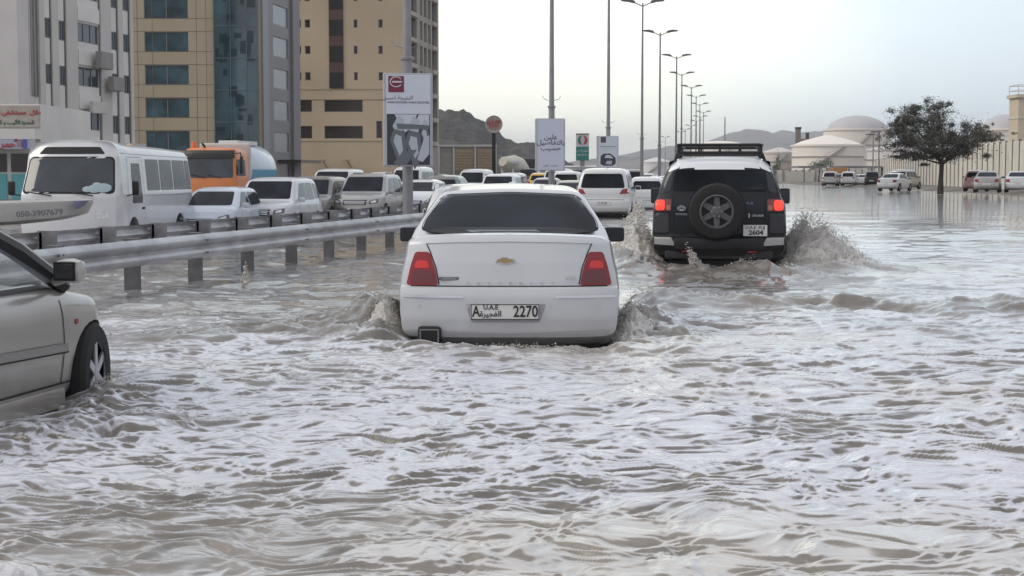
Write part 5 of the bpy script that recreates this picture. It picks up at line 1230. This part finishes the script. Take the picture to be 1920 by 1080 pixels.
# perimeter wall of concrete panels
m_wall = mat('wall_panel_cream', (.66, .625, .55), .85, var=.14, vs=.5, bump=.15, bs=4); m_wpost = mat('wall_post_dark', (.20, .19, .175), .85)
wa, wb = Vector((X(1990, 108), 108)), Vector((X(1640, 283), 283)); Lw = (wb-wa).length; u = (wb-wa)/Lw
r_ = empty('perimeter_wall', (wa.x, wa.y, .1)); tag(r_, 'long cream concrete panel wall with dark posts behind the tree and parked cars', 'wall')
npan = int(Lw/3.5); rz = math.atan2(u.y, u.x)
for k in range(npan):
    c = u*(3.5*(k+.5)); zt = 4.1+.25*fbm(np.array([k*.3]), np.array([0.0]), 2)[0]; MB().box((c.x, c.y, zt/2), (3.36, .14, zt), rz=rz).build('panel', m_wall, r_)
pm = MB()
for k in range(npan+1): c = u*(3.5*k); pm.box((c.x-.05, c.y, 2.12), (.12, .20, 4.24), rz=rz)
pm.build('posts', m_wpost, r_)
ra = [(1640, 283, 303), (1550, 330, 316), (1500, 340, 322)]
r_ = empty('boundary_wall', (X(1560, 300), 300, .1)); tag(r_, 'low distant cream wall with a light gate section behind the parked cars', 'wall')
x0, x1_ = X(1455, 300), X(1640, 300); Wd = x1_-x0
MB().box((-Wd*.0+(x0+x1_)/2-X(1560, 300), 0, Z(320, 300)/2), (Wd, .3, Z(320, 300))).build('panel', m_wall, r_)
pm = MB()
for k in range(16): pm.box((x0-X(1560, 300)+Wd*k/15, -.2, Z(319, 300)/2), (.25, .25, Z(319, 300)))
pm.build('posts', mat('wall_post_mid', (.3, .28, .24)), r_)
gt = MB().box((X(1500, 299)-X(1560, 300), -.5, 1.1), (5.5, .1, 1.9)).build('gate', mat('gate_pale', (.55, .53, .46), .6), r_)
r_ = empty('shelter', (X(1560, 262), 262, .1)); tag(r_, 'grey flat-roofed shelter over the far parked cars', 'building')
MB().box((3, 4, Z(314, 262)), (17, 6, .3)).build('roof', m_gclad, r_)
for k in range(5): MB().box((-4.5+k*3.8, 1.2, Z(314, 262)/2), (.2, .2, Z(314, 262))).build('post', m_gclad, r_)

# ---------------------------------------------------------------- trees
m_bark = mat('bark', (.06, .05, .042), .9, bump=.5, bs=12)
def leafmat(n_, c1, c2):
    m = bpy.data.materials.new(n_); m.use_nodes = True; t = m.node_tree; b = t.nodes['Principled BSDF']
    g_ = t.nodes.new('ShaderNodeNewGeometry'); q = t.nodes.new('ShaderNodeMixRGB'); q.inputs[1].default_value = (*c1, 1); q.inputs[2].default_value = (*c2, 1)
    t.links.new(g_.outputs['Random Per Island'], q.inputs[0]); t.links.new(q.outputs[0], b.inputs['Base Color']); b.inputs['Roughness'].default_value = .7; return m
m_leaf = leafmat('dusty_leaves', (.042, .042, .032), (.12, .115, .09)); m_leaf2 = leafmat('green_leaves', (.035, .06, .03), (.10, .13, .075))
def tree(label, x, y, z, trunk_h, clusters, lean, leaf, mt, tr=.22, group=None, name='tree', n_leaf=260, seed=1, limbs=True):
    rs = np.random.RandomState(seed); r_ = empty(name, (x, y, z)); tag(r_, label, 'tree', group)
    tb_ = MB(); top = Vector((lean, 0, trunk_h)); tb_.tube([(0, 0, -.2), (lean*.2, 0, trunk_h*.4), (lean*.6, .02, trunk_h*.75), top], [tr*1.35, tr, tr*.85, tr*.75], 10)
    for c, rad in clusters:
        C = Vector(c); md_ = top.lerp(C, .5)+Vector((rs.uniform(-.3, .3), rs.uniform(-.2, .2), -.15*rad[2]))
        tb_.tube([top-Vector((0, 0, .15)), md_, C], [tr*.5, tr*.28, tr*.10], 6)
        for k in range(5 if limbs else 0):
            d = Vector(rs.normal(0, 1, 3)).normalized(); e_ = C+Vector((d.x*rad[0]*.85, d.y*rad[1]*.85, abs(d.z)*rad[2]*.8-.1*rad[2])); tb_.tube([md_.lerp(C, rs.uniform(.3, 1)), C.lerp(e_, .5), e_], [tr*.14, tr*.08, tr*.03], 4)
    tb_.build('trunk', m_bark, r_, True)
    V = []; 
    for c, rad in clusters:
        nn = int(n_leaf*(rad[0]*rad[1]*rad[2])**(2/3))
        sub = [(Vector(c)+Vector([rs.normal(0, .55)*rad[i] for i in range(3)]), rs.uniform(.16, .42)) for _ in range(26)]
        for k in range(nn):
            s0, sr = sub[rs.randint(26)]
            p = s0+Vector([rs.normal(0, .5)*sr*rad[i] for i in range(3)])
            if rs.rand() < .12: p = Vector(c)+Vector([rs.normal(0, .62)*rad[i] for i in range(3)])
            a = Vector(rs.normal(0, 1, 3)).normalized(); b_ = a.orthogonal().normalized(); s_ = leaf*rs.uniform(.5, 1.3)
            V += [p-a*s_, p+b_*s_*.45, p+a*s_, p-b_*s_*.45]
    Fq = [(4*i, 4*i+1, 4*i+2, 4*i+3) for i in range(len(V)//4)]
    MB().add(V, Fq).build('crown', mt, r_); return r_
Yt = 112; k = Yt/F; zb = .22; tx = X(1763, Yt)
def cl(px, py, rx, rz, ry=None): return ((X(px, Yt)-tx, random.uniform(-.5, .5), Z(py, Yt)-zb), (rx*k, (ry or rx)*k, rz*k))
tree('big dark spreading tree standing before the cream wall, its crown broader than high', tx, Yt, zb, 2.15,
     [cl(1735, 222, 40, 26), cl(1715, 262, 44, 26), cl(1778, 255, 46, 32), cl(1806, 270, 42, 26), cl(1755, 285, 46, 14), cl(1690, 245, 26, 26), cl(1844, 256, 28, 10), cl(1700, 225, 22, 20), cl(1750, 200, 24, 12), cl(1700, 292, 26, 9), cl(1825, 242, 20, 14)], .10, .072, m_leaf, .18, n_leaf=3400, seed=5)
for (px, py, hw_, hh_, Y, lb) in ((1535, 309, 17, 9, 285, 'green bushy tree before the wide cream tank'), (1552, 305, 10, 9, 288, 'green tree with a darker top, right of the bushy one before the tank'), (1458, 300, 6, 14, 300, 'thin feathery tree left of the tanks'), (1452, 312, 8, 6, 290, 'low shrub at the foot of the far wall')):
    kk = Y/F; z0 = .1; zc = Z(py, Y)-z0
    tree(lb, X(px, Y), Y, z0, zc*.55, [((dx*hw_*kk*.5, 0, zc+dz*hh_*kk*.4), (hw_*kk*.6, hw_*kk*.6, hh_*kk*.7)) for dx, dz in ((-1, -.3), (1, 0), (0, .6), (.2, -.6))], .1, .16, m_leaf2, .14, 'small trees near the tanks', n_leaf=160, seed=px, limbs=False)
# dry mud strip where the ground comes out of the water is part of the ground sheet

# ---------------------------------------------------------------- bus
def make_bus():
    D = dict(L=6.9, W=1.20, crown=.05, bulge=.05, fbulge=.16, n=12, wr=.40, wheels=(-2.0, 2.05), blend=.09,
      top=[(-3.45, 2.46), (-3.3, 2.52), (-1.5, 2.56), (1.8, 2.60), (2.5, 2.66), (3.1, 2.62), (3.35, 2.52), (3.45, 2.44)],
      bot=[(-3.45, .45), (-3.1, .35), (3.1, .33), (3.45, .4)],
      rear=[(.3, .05), (.5, 0), (1.5, 0), (2.6, .12)], front=[(.3, .04), (.5, 0), (1.35, .04), (1.45, .07), (2.3, .42), (2.6, .62)],
      plan=[(-3.45, .97), (-3.2, 1), (2.9, 1), (3.45, .95)], side=[(.3, .98), (.5, 1), (1.4, 1), (1.5, .985), (2.3, .92), (2.5, .88), (2.7, .82)])
    root = empty('bus'); root['L_'] = 6.9
    o, bvh = body('body', D, m_white, root, ny=110, nz=40, nx=24)
    gl = mat('bus_glass', (.035, .042, .05), .06, spec=.8, var=.5, vs=1.2)
    patch('window_seal', bvh, [(-1.12, 1.42), (1.12, 1.42), (1.02, 2.30), (-1.02, 2.30)], 'front', m_gap, root, off=.005, r=.12, rings=8)
    ws = patch('windscreen', bvh, [(-1.07, 1.47), (1.07, 1.47), (.99, 2.26), (-.99, 2.26)], 'front', gl, root, off=.012, r=.10, rings=9)
    patch('roof_vent', bvh, [(-.80, 2.36), (.80, 2.36), (.66, 2.53), (-.66, 2.53)], 'front', m_gap, root, off=.008, r=.05)
    # driver and the things on the dashboard show through the glass
    m_dash = mat('dash_towel', (.35, .45, .47), .6)
    loc, _, _ = surf(bvh, 'front', -.55, 1.52)
    for s in (-1, 1):
        vw = 'right' if s > 0 else 'left'; sw = s
        for a, b_ in ((-3.25, -2.75), (-2.68, -1.55), (-1.45, -.35), (-.25, .85)): patch('side_window', bvh, [(a, 1.48), (b_, 1.48), (b_-.02, 2.26), (a, 2.26)], vw, mat('bus_side_glass', (.05, .056, .06), .12, spec=.25, var=.35, vs=1.5), root, off=.008, r=.05)
        patch('door_window', bvh, [(1.35, 1.18), (2.15, 1.18), (2.0, 2.15), (1.35, 2.15)], vw, mat('bus_side_glass', (.12, .13, .135)), root, off=.008, r=.05)
        sm = MB(); strip('', bvh, [(1.15, .45), (1.15, 2.3), (2.3, 2.3), (2.45, 1.3), (2.45, .5)], vw, .014, None, None, .005, sm); strip('', bvh, [(-3.3, 1.36), (1.0, 1.36)], vw, .02, None, None, .005, sm); sm.build('door_seam', mat('seam_grey', (.3, .3, .3)), root)
        strip('gutter', bvh, [(-3.3, 2.36), (2.6, 2.40)], vw, .035, m_white, root, .02)
        mm = MB(); mm.box((s*1.40, 3.15 if s > 0 else 2.55, 1.55), (.17, .10, .34), bev=.05); mm.tube([(s*1.08, 3.0 if s > 0 else 2.6, 1.35), (s*1.35, 3.1 if s > 0 else 2.58, 1.40), (s*1.38, 3.15 if s > 0 else 2.55, 1.6)], .018, 6); mm.build('mirror', m_black, root, True)
        hd = MB().box((s*1.21, 1.3, 1.05), (.03, .16, .05)); hd.build('door_handle', m_black, root)
        fl = (lambda p: p) if s > 0 else mir2
        patch('headlamp', bvh, fl([(.68, .82), (.98, .82), (.98, 1.02), (.68, 1.02)]), 'front', m_clear, root, r=.04)
        patch('tail_lamp', bvh, fl([(.85, .9), (1.0, .9), (1.0, 1.2), (.85, 1.2)]), 'rear', m_red, root)
        for wy_ in D['wheels']: wheel(root, s*1.06, wy_, .40, side=s)
        wr_ = MB(); wr_.tube([(s*.50-.15, 3.43, 1.38), (s*.50+.25, 3.42, 1.44), (s*.50+.42, 3.38, 1.47)], .016, 6); wr_.build('wiper', m_black, root)
    patch('rear_window', bvh, [(-.85, 1.5), (.85, 1.5), (.80, 2.25), (-.80, 2.25)], 'rear', m_glass, root)
    loc, _, _ = surf(bvh, 'front', 0, 1.20); text('name_badge', 'COASTER', .10, m_grey, root, Matrix.Translation((.75, loc.y+.012, 1.25)) @ Matrix.Rotation(math.pi, 4, 'Z') @ Matrix.Rotation(math.pi/2, 4, 'X'), .002)
    bc = MB().lathe([(.10, 2.54), (.10, 2.58), (.07, 2.66), (0, 2.68)], (0, -1.5, .02), 'Z', 12).build('beacon', mat('pale_amber', (.7, .45, .25), .3), root, True)
    # seen on the dashboard: towel and papers
    tw = MB(); 
    for dx, dz, s_ in ((0, 0, .16), (.2, -.02, .14), (.36, -.03, .10), (.15, .07, .09)):
        tw.add([(-.85+dx+v[0]*s_*1.2, 0+v[1]*.02, 1.56+dz+v[2]*s_*.7) for v in ICO_V], ICO_F)
    for i, v in enumerate(tw.v):
        loc, _, _ = surf(bvh, 'front', v[0], v[2]); tw.v[i] = (v[0], (loc.y if loc else 3.3)+.016+v[1]*.3, v[2])
    tw.build('dashboard_towel', m_dash, root, True)
    return root
bus = make_bus(); place(bus, 124, 36.3, 1140, z=-.49, front=True, label='white minibus facing the camera with big dark windscreen and three long side windows', cat='bus')

# person driving the bus, seen dimly: stands for the driver behind the windscreen
# ---------------------------------------------------------------- boat hull with a telephone number
Yb = 27.5; r_ = empty('boat', (X(0, Yb), Yb, 0)); tag(r_, 'grey-white boat bow carrying a telephone number, in front of the minibus', 'boat')
m_hull = mat('hull_grey', (.40, .39, .37), .45, var=.08)
secs = []
xa, xb = X(-260, Yb)-X(0, Yb), X(176, Yb)-X(0, Yb)
for i in range(25):
    t_ = i/24; x = xa+(xb-xa)*t_
    zt = np.interp(t_, [0, .6, 1], [Z(384, Yb), Z(380, Yb), Z(375, Yb)]); zb = np.interp(t_, [0, .7, .88, .96, 1], [Z(424, Yb), Z(417, Yb), Z(410, Yb), Z(401, Yb), Z(381, Yb)])
    w_ = .95*math.sqrt(max(.0009, 1-max(0, (t_-.45)/.55)**2)); secs.append([(x, -w_*.98, zt), (x, -w_, zt-.03), (x, -w_*.93, zb+.1*(zt-zb)), (x, -w_*.55, zb), (x, 0, zb-.10*(1-t_)), (x, w_*.55, zb), (x, w_*.93, zb+.1*(zt-zb)), (x, w_, zt-.03), (x, w_*.98, zt), (x, 0, zt+.03)])
n_ = 10; mb = MB(); mb.add([p for s_ in secs for p in s_], [(i*n_+j, i*n_+(j+1) % n_, (i+1)*n_+(j+1) % n_, (i+1)*n_+j) for i in range(24) for j in range(n_)]+[tuple(range(n_)), tuple(range(24*n_, 25*n_))])
mb.build('hull', m_hull, r_, True, 50)
text('hull_number', '050-3907679', .135, mat('hull_ink', (.13, .13, .14)), r_, rear_M(X(76, Yb-1)-X(0, Yb), -1.0, Z(400, Yb-1)) @ Matrix.Rotation(.06, 4, 'Z'), .004, sx=1.12, weight=.004)
MB().prism([(X(162, Yb)-X(0, Yb), Z(376, Yb)), (X(175, Yb)-X(0, Yb), Z(375.5, Yb)), (X(160, Yb)-X(0, Yb), Z(390, Yb))], -.72, -.20).build('bow_stripe', mat('stripe_blue', (.14, .17, .27)), r_)
tr = MB(); tr.box((-1.2, 0, .05), (4, 1.3, .12)); tr.box((.1, -.5, .2), (.12, .12, .5))
tr.build('trailer_frame', m_black, r_)
for s in (-1, 1): MB().lathe([(.3, -.1), (.3, .1)], (-.7, s*.75, -.02), 'Y', 20).build('trailer_wheel', m_tyre, r_, True)

# ---------------------------------------------------------------- orange lorry with water tank
r_ = empty('tanker_lorry'); r_['L_'] = 7.6
D = dict(L=2.0, W=1.22, crown=.04, bulge=.04, fbulge=.16, n=12, wr=.5, wheels=(), blend=.25,
      top=[(-1.0, 2.9), (-.8, 2.98), (.5, 2.98), (.9, 2.85), (1.0, 2.75)], bot=[(-1, .9), (.8, .6), (1, .6)],
      rear=[(.5, .0), (2.9, .0)], front=[(.5, .0), (1.5, .0), (2.9, .18)], plan=[(-1, 1), (.7, 1), (1, .96)], side=[(.5, 1), (1.7, 1), (2.9, .95)])
m_or = mat('orange_paint', (.62, .20, .055), .4, coat=.4, dirt=.2)
cab = empty('cab_mount', (0, 2.8, 0), 0, r_)
o, bvh = body('cab', D, m_or, cab, arches=False, ny=30, nz=30, nx=20)
patch('windscreen', bvh, [(-1.08, 1.72), (1.08, 1.72), (1.03, 2.58), (-1.03, 2.58)], 'front', mat('bus_glass', (.03, .03, .03)), cab, off=.01, r=.08, rings=7)
patch('sun_visor', bvh, [(-1.12, 2.56), (1.12, 2.56), (1.08, 2.90), (-1.08, 2.90)], 'front', mat('visor_dark', (.03, .027, .027)), cab, off=.10, r=.05)
for s in (-1, 1):
    patch('side_window', bvh, [(-.5, 1.8), (.75, 1.8), (.65, 2.5), (-.5, 2.5)], 'right' if s > 0 else 'left', m_glass, cab, r=.08)
    mm = MB(); mm.box((s*1.5, 1.0, 2.25), (.12, .2, .75), bev=.03); mm.tube([(s*1.2, .9, 2.75), (s*1.45, 1.0, 2.78), (s*1.5, 1.0, 2.6)], .03, 6); mm.build('mirror', m_black, cab, True)
    MB().box((s*.75, 1.0, .95), (.5, .1, .25), bev=.03).build('headlamp', m_clear, cab)
wp = MB()
for x in (-.6, .1): wp.tube([(x, 1.02, 1.72), (x+.6, 1.0, 1.85)], .02, 5)
wp.build('wiper', m_black, cab)
MB().box((0, 1.0, .7), (2.4, .2, .4), bev=.05).build('bumper', mat('bumper_grey', (.3, .3, .3)), cab)
be = MB(); be.lathe([(.13, 0), (.13, .1), (.1, .28), (0, .3)], (.85, .2, 2.98), 'Z', 12); be.build('beacon', mat('beacon_orange', (.75, .16, .04), .3), cab, True)
hn = MB().tube([(.3, .3, 3.0), (.35, .6, 3.2)], .05, 6).build('horn', m_black, cab)
tk = MB().lathe([(0, -3.0), (.8, -2.98), (1.12, -2.85), (1.2, -2.6), (1.2, 1.3), (1.1, 1.45), (0, 1.5)], (0, 0, 2.05), 'Y', 40, 1.0, .98); t_ = tk.build('tank', mat('tank_white_blue', (.50, .56, .63), .35, coat=.4, var=.05), r_, True)
MB().lathe([(1.215, -2.4), (1.215, 1.1)], (0, 0, 2.05), 'Y', 40, 1.0, .98)
sp = MB()
for s in (-1, 1):
    vs = []; ang = [R(a) for a in range(-26, 3, 4)]
    for y in (-2.55, 1.2):
        for a in ang: vs.append((s*1.213*math.cos(a), y, 2.05+1.19*math.sin(a)))
    n_ = len(ang); sp.add(vs, [(i, i+1, n_+i+1, n_+i) for i in range(n_-1)])
sp.build('blue_band', mat('band_blue', (.05, .25, .40), .4), t_)
text('tank_lettering', '\uFE93\uFE8E\uFEF4\uFEE3', .5, m_adl, t_, Matrix.Translation((1.225, -.8, 1.82)) @ Matrix.Rotation(math.pi/2, 4, 'Z') @ Matrix.Rotation(math.pi/2, 4, 'X'), .004, weight=.02)
MB().box((0, -.6, 3.28), (.9, 3.0, .18), bev=.03).build('walkway', m_conc2, t_)
mn = MB(); mn.box((0, 1.3, 2.6), (2.3, .3, 1.3), bev=.1); mn.build('bulkhead', mat('pinkish_white', (.55, .50, .48), .5), r_)
MB().box((0, 0, .85), (.9, 7.2, .3)).build('chassis', m_black, r_)
MB().tube([(1.0, -3.3, 1.2), (1.05, -3.2, 2.2), (.9, -3.0, 2.9)], .06, 6).build('ladder', m_black, r_)
for s in (-1, 1):
    for y in (-2.4, 2.6): wheel(r_, s*1.0, y, .5, .3, side=s)
place(r_, 390, 66, 1330, z=-.45, front=True, label='orange lorry with a pale blue-banded water tank behind the minibus', cat='lorry')

# ---------------------------------------------------------------- traffic: one of each kind, then copies
protos = {}
def car(kind, paintm, px, Y, V, top=None, front=False, label='', group=None, z=None, rack=False, lit=False, name=None, yaw=None):
    key = (kind, rack, lit)
    if key not in protos:
        o = make_car(kind, m_white, {'suv': 'car', 'sedan': 'car', 'hatch': 'car', 'van': 'van'}[kind], lit=lit, rack=rack); protos[key] = o; index_kids(); first = True
        if paintm != m_white:
            for q in [o]+all_kids(o):
                if q.type == 'MESH' and q.material_slots and q.material_slots[0].material == m_white: q.material_slots[0].link = 'OBJECT'; q.material_slots[0].material = paintm
        c = o; o['paint_'] = paintm.name
    else:
        src = protos[key]; c = copy_tree(src, None, {MC_name(m_white): paintm, src['paint_']: paintm})
    H = max(q[1] for q in SPEC[kind]['top'])+.03
    if top is not None: z = Z(top, Y+1.5)-H
    c['L_'] = SPEC[kind]['L']
    place(c, px, Y, V, z=z, front=front, label=label, cat='van' if kind == 'van' else 'car', group=group)
    if yaw is not None: c.rotation_euler.z += yaw
    return c
def MC_name(m): return m.name
def all_kids(o):
    r_ = []
    for c in KID.get(o.name, []): r_.append(c); r_ += all_kids(c)
    return r_
GO = 'cars queueing on the opposite carriageway'; GS = 'cars ahead on the same carriageway'; GP = 'cars parked by the wall on the right'
def _x(): pass
car('hatch', m_blue, 372, 41.5, 1250, 350, True, 'small pale blue-white car between the minibus and the white SUV', GO)
car('suv', m_pearl, 478, 44.5, 1300, 332, True, 'bright white SUV with black side-by-side grille bars in front of the lorry tank', GO)
car('suv', m_grey, 560, 53, 1330, 330, True, 'brown-grey SUV half hidden by the bright white SUV', GO)
car('suv', m_silver, 664, 54, 1380, 325, True, 'silver SUV with roof rails beside the post of the big advertisement', GO, rack=True)
car('suv', m_white, 604, 62, 1380, 316, True, 'white SUV whose roof and dark windscreen show above the silver ones', GO)
car('van', m_white, 756, 86, 1400, 312, True, 'white van behind the post of the big advertisement', GO)
car('sedan', m_white, 772, 58, 1400, 336, True, 'white saloon right of the advertisement post, facing the camera', GO)
car('hatch', m_grey, 826, 62, 1300, 328, False, 'dark-windowed grey car between the white saloon and the white van', GO)
car('van', m_pearl, 880, 96, 1400, 317, True, 'white van in front of the tan slatted building', GO)
car('van', m_white, 950, 110, 1400, 324, True, 'white van with small dark windscreen, left of the yellow car', GO)
car('hatch', paint('yellow_paint', (.62, .38, .05)), 1010, 105, 1380, 324, False, 'yellow car roof showing under the white script panel', GO)
car('suv', m_darkp, 985, 135, 1380, 316, True, 'black SUV roof behind the yellow car', GO)
car('sedan', m_silver, 1015, 78, 1380, 333, True, 'silver saloon with its roof just over the white saloon roof', GO)
car('suv', m_white, 925, 74, 1380, 326, True, 'white SUV directly over the roof of the white saloon, left of the silver saloon', GO)
car('sedan', m_darkp, 806, 90, 1390, 326, True, 'black saloon between the two white vans', GO)
car('van', m_white, 1040, 100, 1370, 316, True, 'white van just right of the white script panel', GO)
car('sedan', m_white, 700, 92, 1390, 322, True, 'white saloon roof peeping over the silver SUV with roof rails', GO)
# same carriageway
car('hatch', m_white, 880, 24, 1120, 344, False, 'white estate car with silver roof trim just ahead to the left of the white saloon', GS, rack='c')
c = car('suv', m_white, 1129, 50, 1330, 315, False, 'white off-road wagon with dark rear window and magenta-red lamps ahead of the saloon', GS)
car('hatch', m_white, 1212, 62, 1300, 331, False, 'white hatchback close beside the wing mirror of the black off-roader', GS)
car('sedan', m_silver, 1065, 66, 1330, 338, False, 'silver saloon under the script panel post, left of the white wagon', GS)
car('suv', m_white, 1060, 92, 1330, 321, False, 'white SUV with dark rear window seen over the left shoulder of the wagon', GS)
car('suv', m_darkp, 1078, 118, 1330, 318, False, 'black SUV between the white SUV and the wagon', GS)
car('suv', m_grey, 1186, 120, 1290, 318, False, 'dark grey SUV just right of the wagon roof', GS)
car('hatch', m_white, 1212, 140, 1290, 325, False, 'distant white hatchback above the nearer one', GS)
car('sedan', m_white, 1232, 110, 1290, 330, False, 'distant white saloon beside the lamp post left of the off-roader', GS)
far = [(1168, 190), (1180, 215), (1196, 180), (1206, 230), (1220, 200), (1236, 185), (1214, 270), (1198, 300), (1228, 260), (1245, 240), (1150, 175), (1138, 210), (1122, 240), (1100, 190)]
fk = ['suv', 'hatch', 'sedan', 'van']; fp = [m_white, m_darkp, m_silver, m_white, m_grey]
for i, (px, Y) in enumerate(far):
    car(fk[i % 4], fp[i % 5], px, Y, 1290, z=-.3, front=(px < 1160), label='small %s %s in the far queue, %s from the left among its specks' % (['white', 'black', 'silver', 'white', 'grey'][i % 5], ['SUV', 'hatchback', 'saloon', 'van'][i % 4], ords[sorted(p for p, _ in far).index(px)]), group='cars far off in the queue')
# parked by the wall
PZ = .22
car('sedan', m_silver, 1849, 104, 1960, z=PZ, label='silver parked saloon left of the white one at the right edge', group=GP)
car('sedan', m_pearl, 1908, 104, 1960, z=PZ, label='white parked car cut by the right edge', group=GP, front=False)
car('hatch', paint('pinkred_paint', (.45, .22, .22)), 1828, 112, 1960, z=PZ, label='pinkish-red parked car mostly hidden behind the silver saloon', group=GP)
car('sedan', m_pearl, 1674, 124, 1900, z=PZ-.1, label='white parked saloon left of the tree, nearest of its pair', group=GP, yaw=-.25)
car('suv', m_silver, 1694, 140, 1900, z=PZ-.1, label='pale SUV parked just behind the white saloon left of the tree', group=GP, yaw=-.25)
car('hatch', m_white, 1686, 165, 1900, z=PZ, label='white parked hatchback peeping over the pair left of the tree', group=GP)
car('suv', m_darkp, 1634, 190, 1850, z=.1, label='dark SUV parked in the far row, last towards the tree', group=GP)
car('sedan', m_white, 1617, 200, 1850, z=.1, label='small white parked saloon just left of the dark SUV', group=GP)
car('sedan', m_silver, 1604, 205, 1850, z=.1, label='small silver parked saloon, second left of the dark SUV', group=GP)
car('suv', m_pearl, 1589, 195, 1850, z=.1, label='white SUV parked in front of the small orange lorry', group=GP)
car('hatch', m_grey, 1571, 215, 1850, z=.1, label='grey hatchback parked under the orange lorry bucket', group=GP)
car('suv', m_silver, 1554, 190, 1850, z=.1, label='silver SUV at the left end of the far parked row', group=GP)
# small orange tipper behind the far row
Yl = 228; r_ = empty('tipper_lorry', (X(1575, Yl), Yl, .1)); tag(r_, 'small orange tipper body above the far parked cars', 'lorry')
zt = Z(314, Yl)-.1; zb = Z(327, Yl)-.1
MB().prism([(-.9, zb), (.9, zb), (1.1, zt), (-1.1, zt)], 0, 3.2).build('tipper_body', mat('tipper_orange', (.50, .26, .09), .6, var=.1), r_)
MB().box((0, 4.2, (zt+.7)/2), (2.0, 1.6, zt-.5), bev=.1).build('cab', m_grey, r_); MB().box((0, 2, .75), (.9, 5.5, .3)).build('chassis', m_black, r_)
for s in (-1, 1):
    for y in (.8, 3.8): MB().lathe([(.48, -.15), (.48, .15)], (s*.85, y, .48), 'X', 16).build('wheel', m_tyre, r_, True)
    MB().box((s*.85, -.03, zb-.12), (.25, .05, .15)).build('tail_lamp', m_red, r_)
# white cement mixer drum / loader left of the script panel, and a dark lorry behind
Ym = 140; r_ = empty('mixer_lorry', (X(962, Ym), Ym, 0)); tag(r_, 'cream concrete mixer drum tilted above the queue, left of the dark lorry', 'lorry')
dm = MB().lathe([(0, -1.6), (.45, -1.6), (.55, -1.3), (1.05, -.2), (1.1, .6), (.7, 1.7), (0, 1.8)], (0, 0, 0), 'Y', 24)
for i, v in enumerate(dm.v):
    q = Matrix.Rotation(R(-22), 4, 'X') @ Matrix.Rotation(R(-35), 4, 'Z') @ Vector(v); dm.v[i] = (q.x, q.y, q.z+Z(313, Ym))
dm.build('drum', mat('drum_cream', (.60, .57, .48), .6, var=.12), r_, True)
MB().box((0, 1, .85), (1.0, 6, .3)).build('chassis', m_black, r_); MB().box((0, 4.0, 1.7), (2.2, 1.8, 2.0), bev=.1).build('cab', m_white, r_)
hp = MB(); hp.box((.25, -1.6, Z(304, Ym)), (.7, .6, .35), bev=.08); hp.box((0, -1.3, 1.2), (.2, .2, 1.6)); hp.build('hopper', m_white, r_)
for s in (-1, 1):
    for y in (-.9, .4, 3.6): MB().lathe([(.5, -.15), (.5, .15)], (s*.9, y, .5), 'X', 16).build('wheel', m_tyre, r_, True)
Yd = 150; r_ = empty('covered_lorry', (X(985, Yd), Yd, -.2)); tag(r_, 'dark covered lorry body left of the white script panel', 'lorry'); zt = Z(299, Yd)+.2
MB().prism([(-1.25, 1.0), (1.25, 1.0), (1.25, zt-.25), (1.0, zt), (-1.0, zt), (-1.25, zt-.25)], -3, 3).build('cover', mat('tarp_dark', (.05, .048, .045), .8, var=.2), r_)
MB().box((0, 0, .85), (1, 6.4, .3)).build('chassis', m_black, r_); MB().box((0, 4.1, 1.6), (2.2, 1.8, 2.1), bev=.1).build('cab', m_grey, r_)
MB().box((0, -3.05, 1.35), (2.4, .08, .5)).build('tailboard', m_grey, r_)
for s in (-1, 1):
    for y in (-1.8, 1.8): MB().lathe([(.5, -.15), (.5, .15)], (s*.9, y, .5), 'X', 16).build('wheel', m_tyre, r_, True)
# pale hull on a lorry seen under the petrol sign
Yw = 125; r_ = empty('motor_boat', (X(1093, Yw), Yw, Z(318, Yw)-.5)); tag(r_, 'white boat hull carried above the traffic under the petrol station totem', 'boat')
secs = []; hl = 1.9
for i in range(17):
    t_ = i/16; x = -hl+2*hl*t_; w_ = .8*math.sqrt(max(.004, 1-(1-min(1, t_/.6))**2)); zt = .75; zb = .05+.5*(1-min(1, t_/.5))**2
    secs.append([(x, -w_, zt), (x, -w_*.8, zb+.1), (x, 0, zb), (x, w_*.8, zb+.1), (x, w_, zt), (x, 0, zt+.05)])
mb = MB(); mb.add([p for s_ in secs for p in s_], [(i*6+j, i*6+(j+1) % 6, (i+1)*6+(j+1) % 6, (i+1)*6+j) for i in range(16) for j in range(6)]+[tuple(range(6)), tuple(range(96, 102))]); mb.build('hull', m_white, r_, True, 50)
MB().box((.3, 0, -1.0), (2.4, 1.6, 1.6), bev=.05).build('cradle', m_grey, r_)

# ---------------------------------------------------------------- haze
hm_ = bpy.data.materials.new('haze'); hm_.use_nodes = True; t = hm_.node_tree; t.nodes.clear()
o_ = t.nodes.new('ShaderNodeOutputMaterial'); v_ = t.nodes.new('ShaderNodeVolumePrincipled'); v_.inputs['Density'].default_value = HAZE; v_.inputs['Color'].default_value = (.86, .90, .95, 1); v_.inputs['Anisotropy'].default_value = .2
t.links.new(v_.outputs[0], o_.inputs['Volume'])
hz = MB().box((0, 2500, 80), (13000, 9000, 172)).build('haze', hm_); tag(hz, kind='stuff')
for o in list(COL.objects):
    for k_ in ('L_', 'paint_'):
        if k_ in o.keys(): del o[k_]
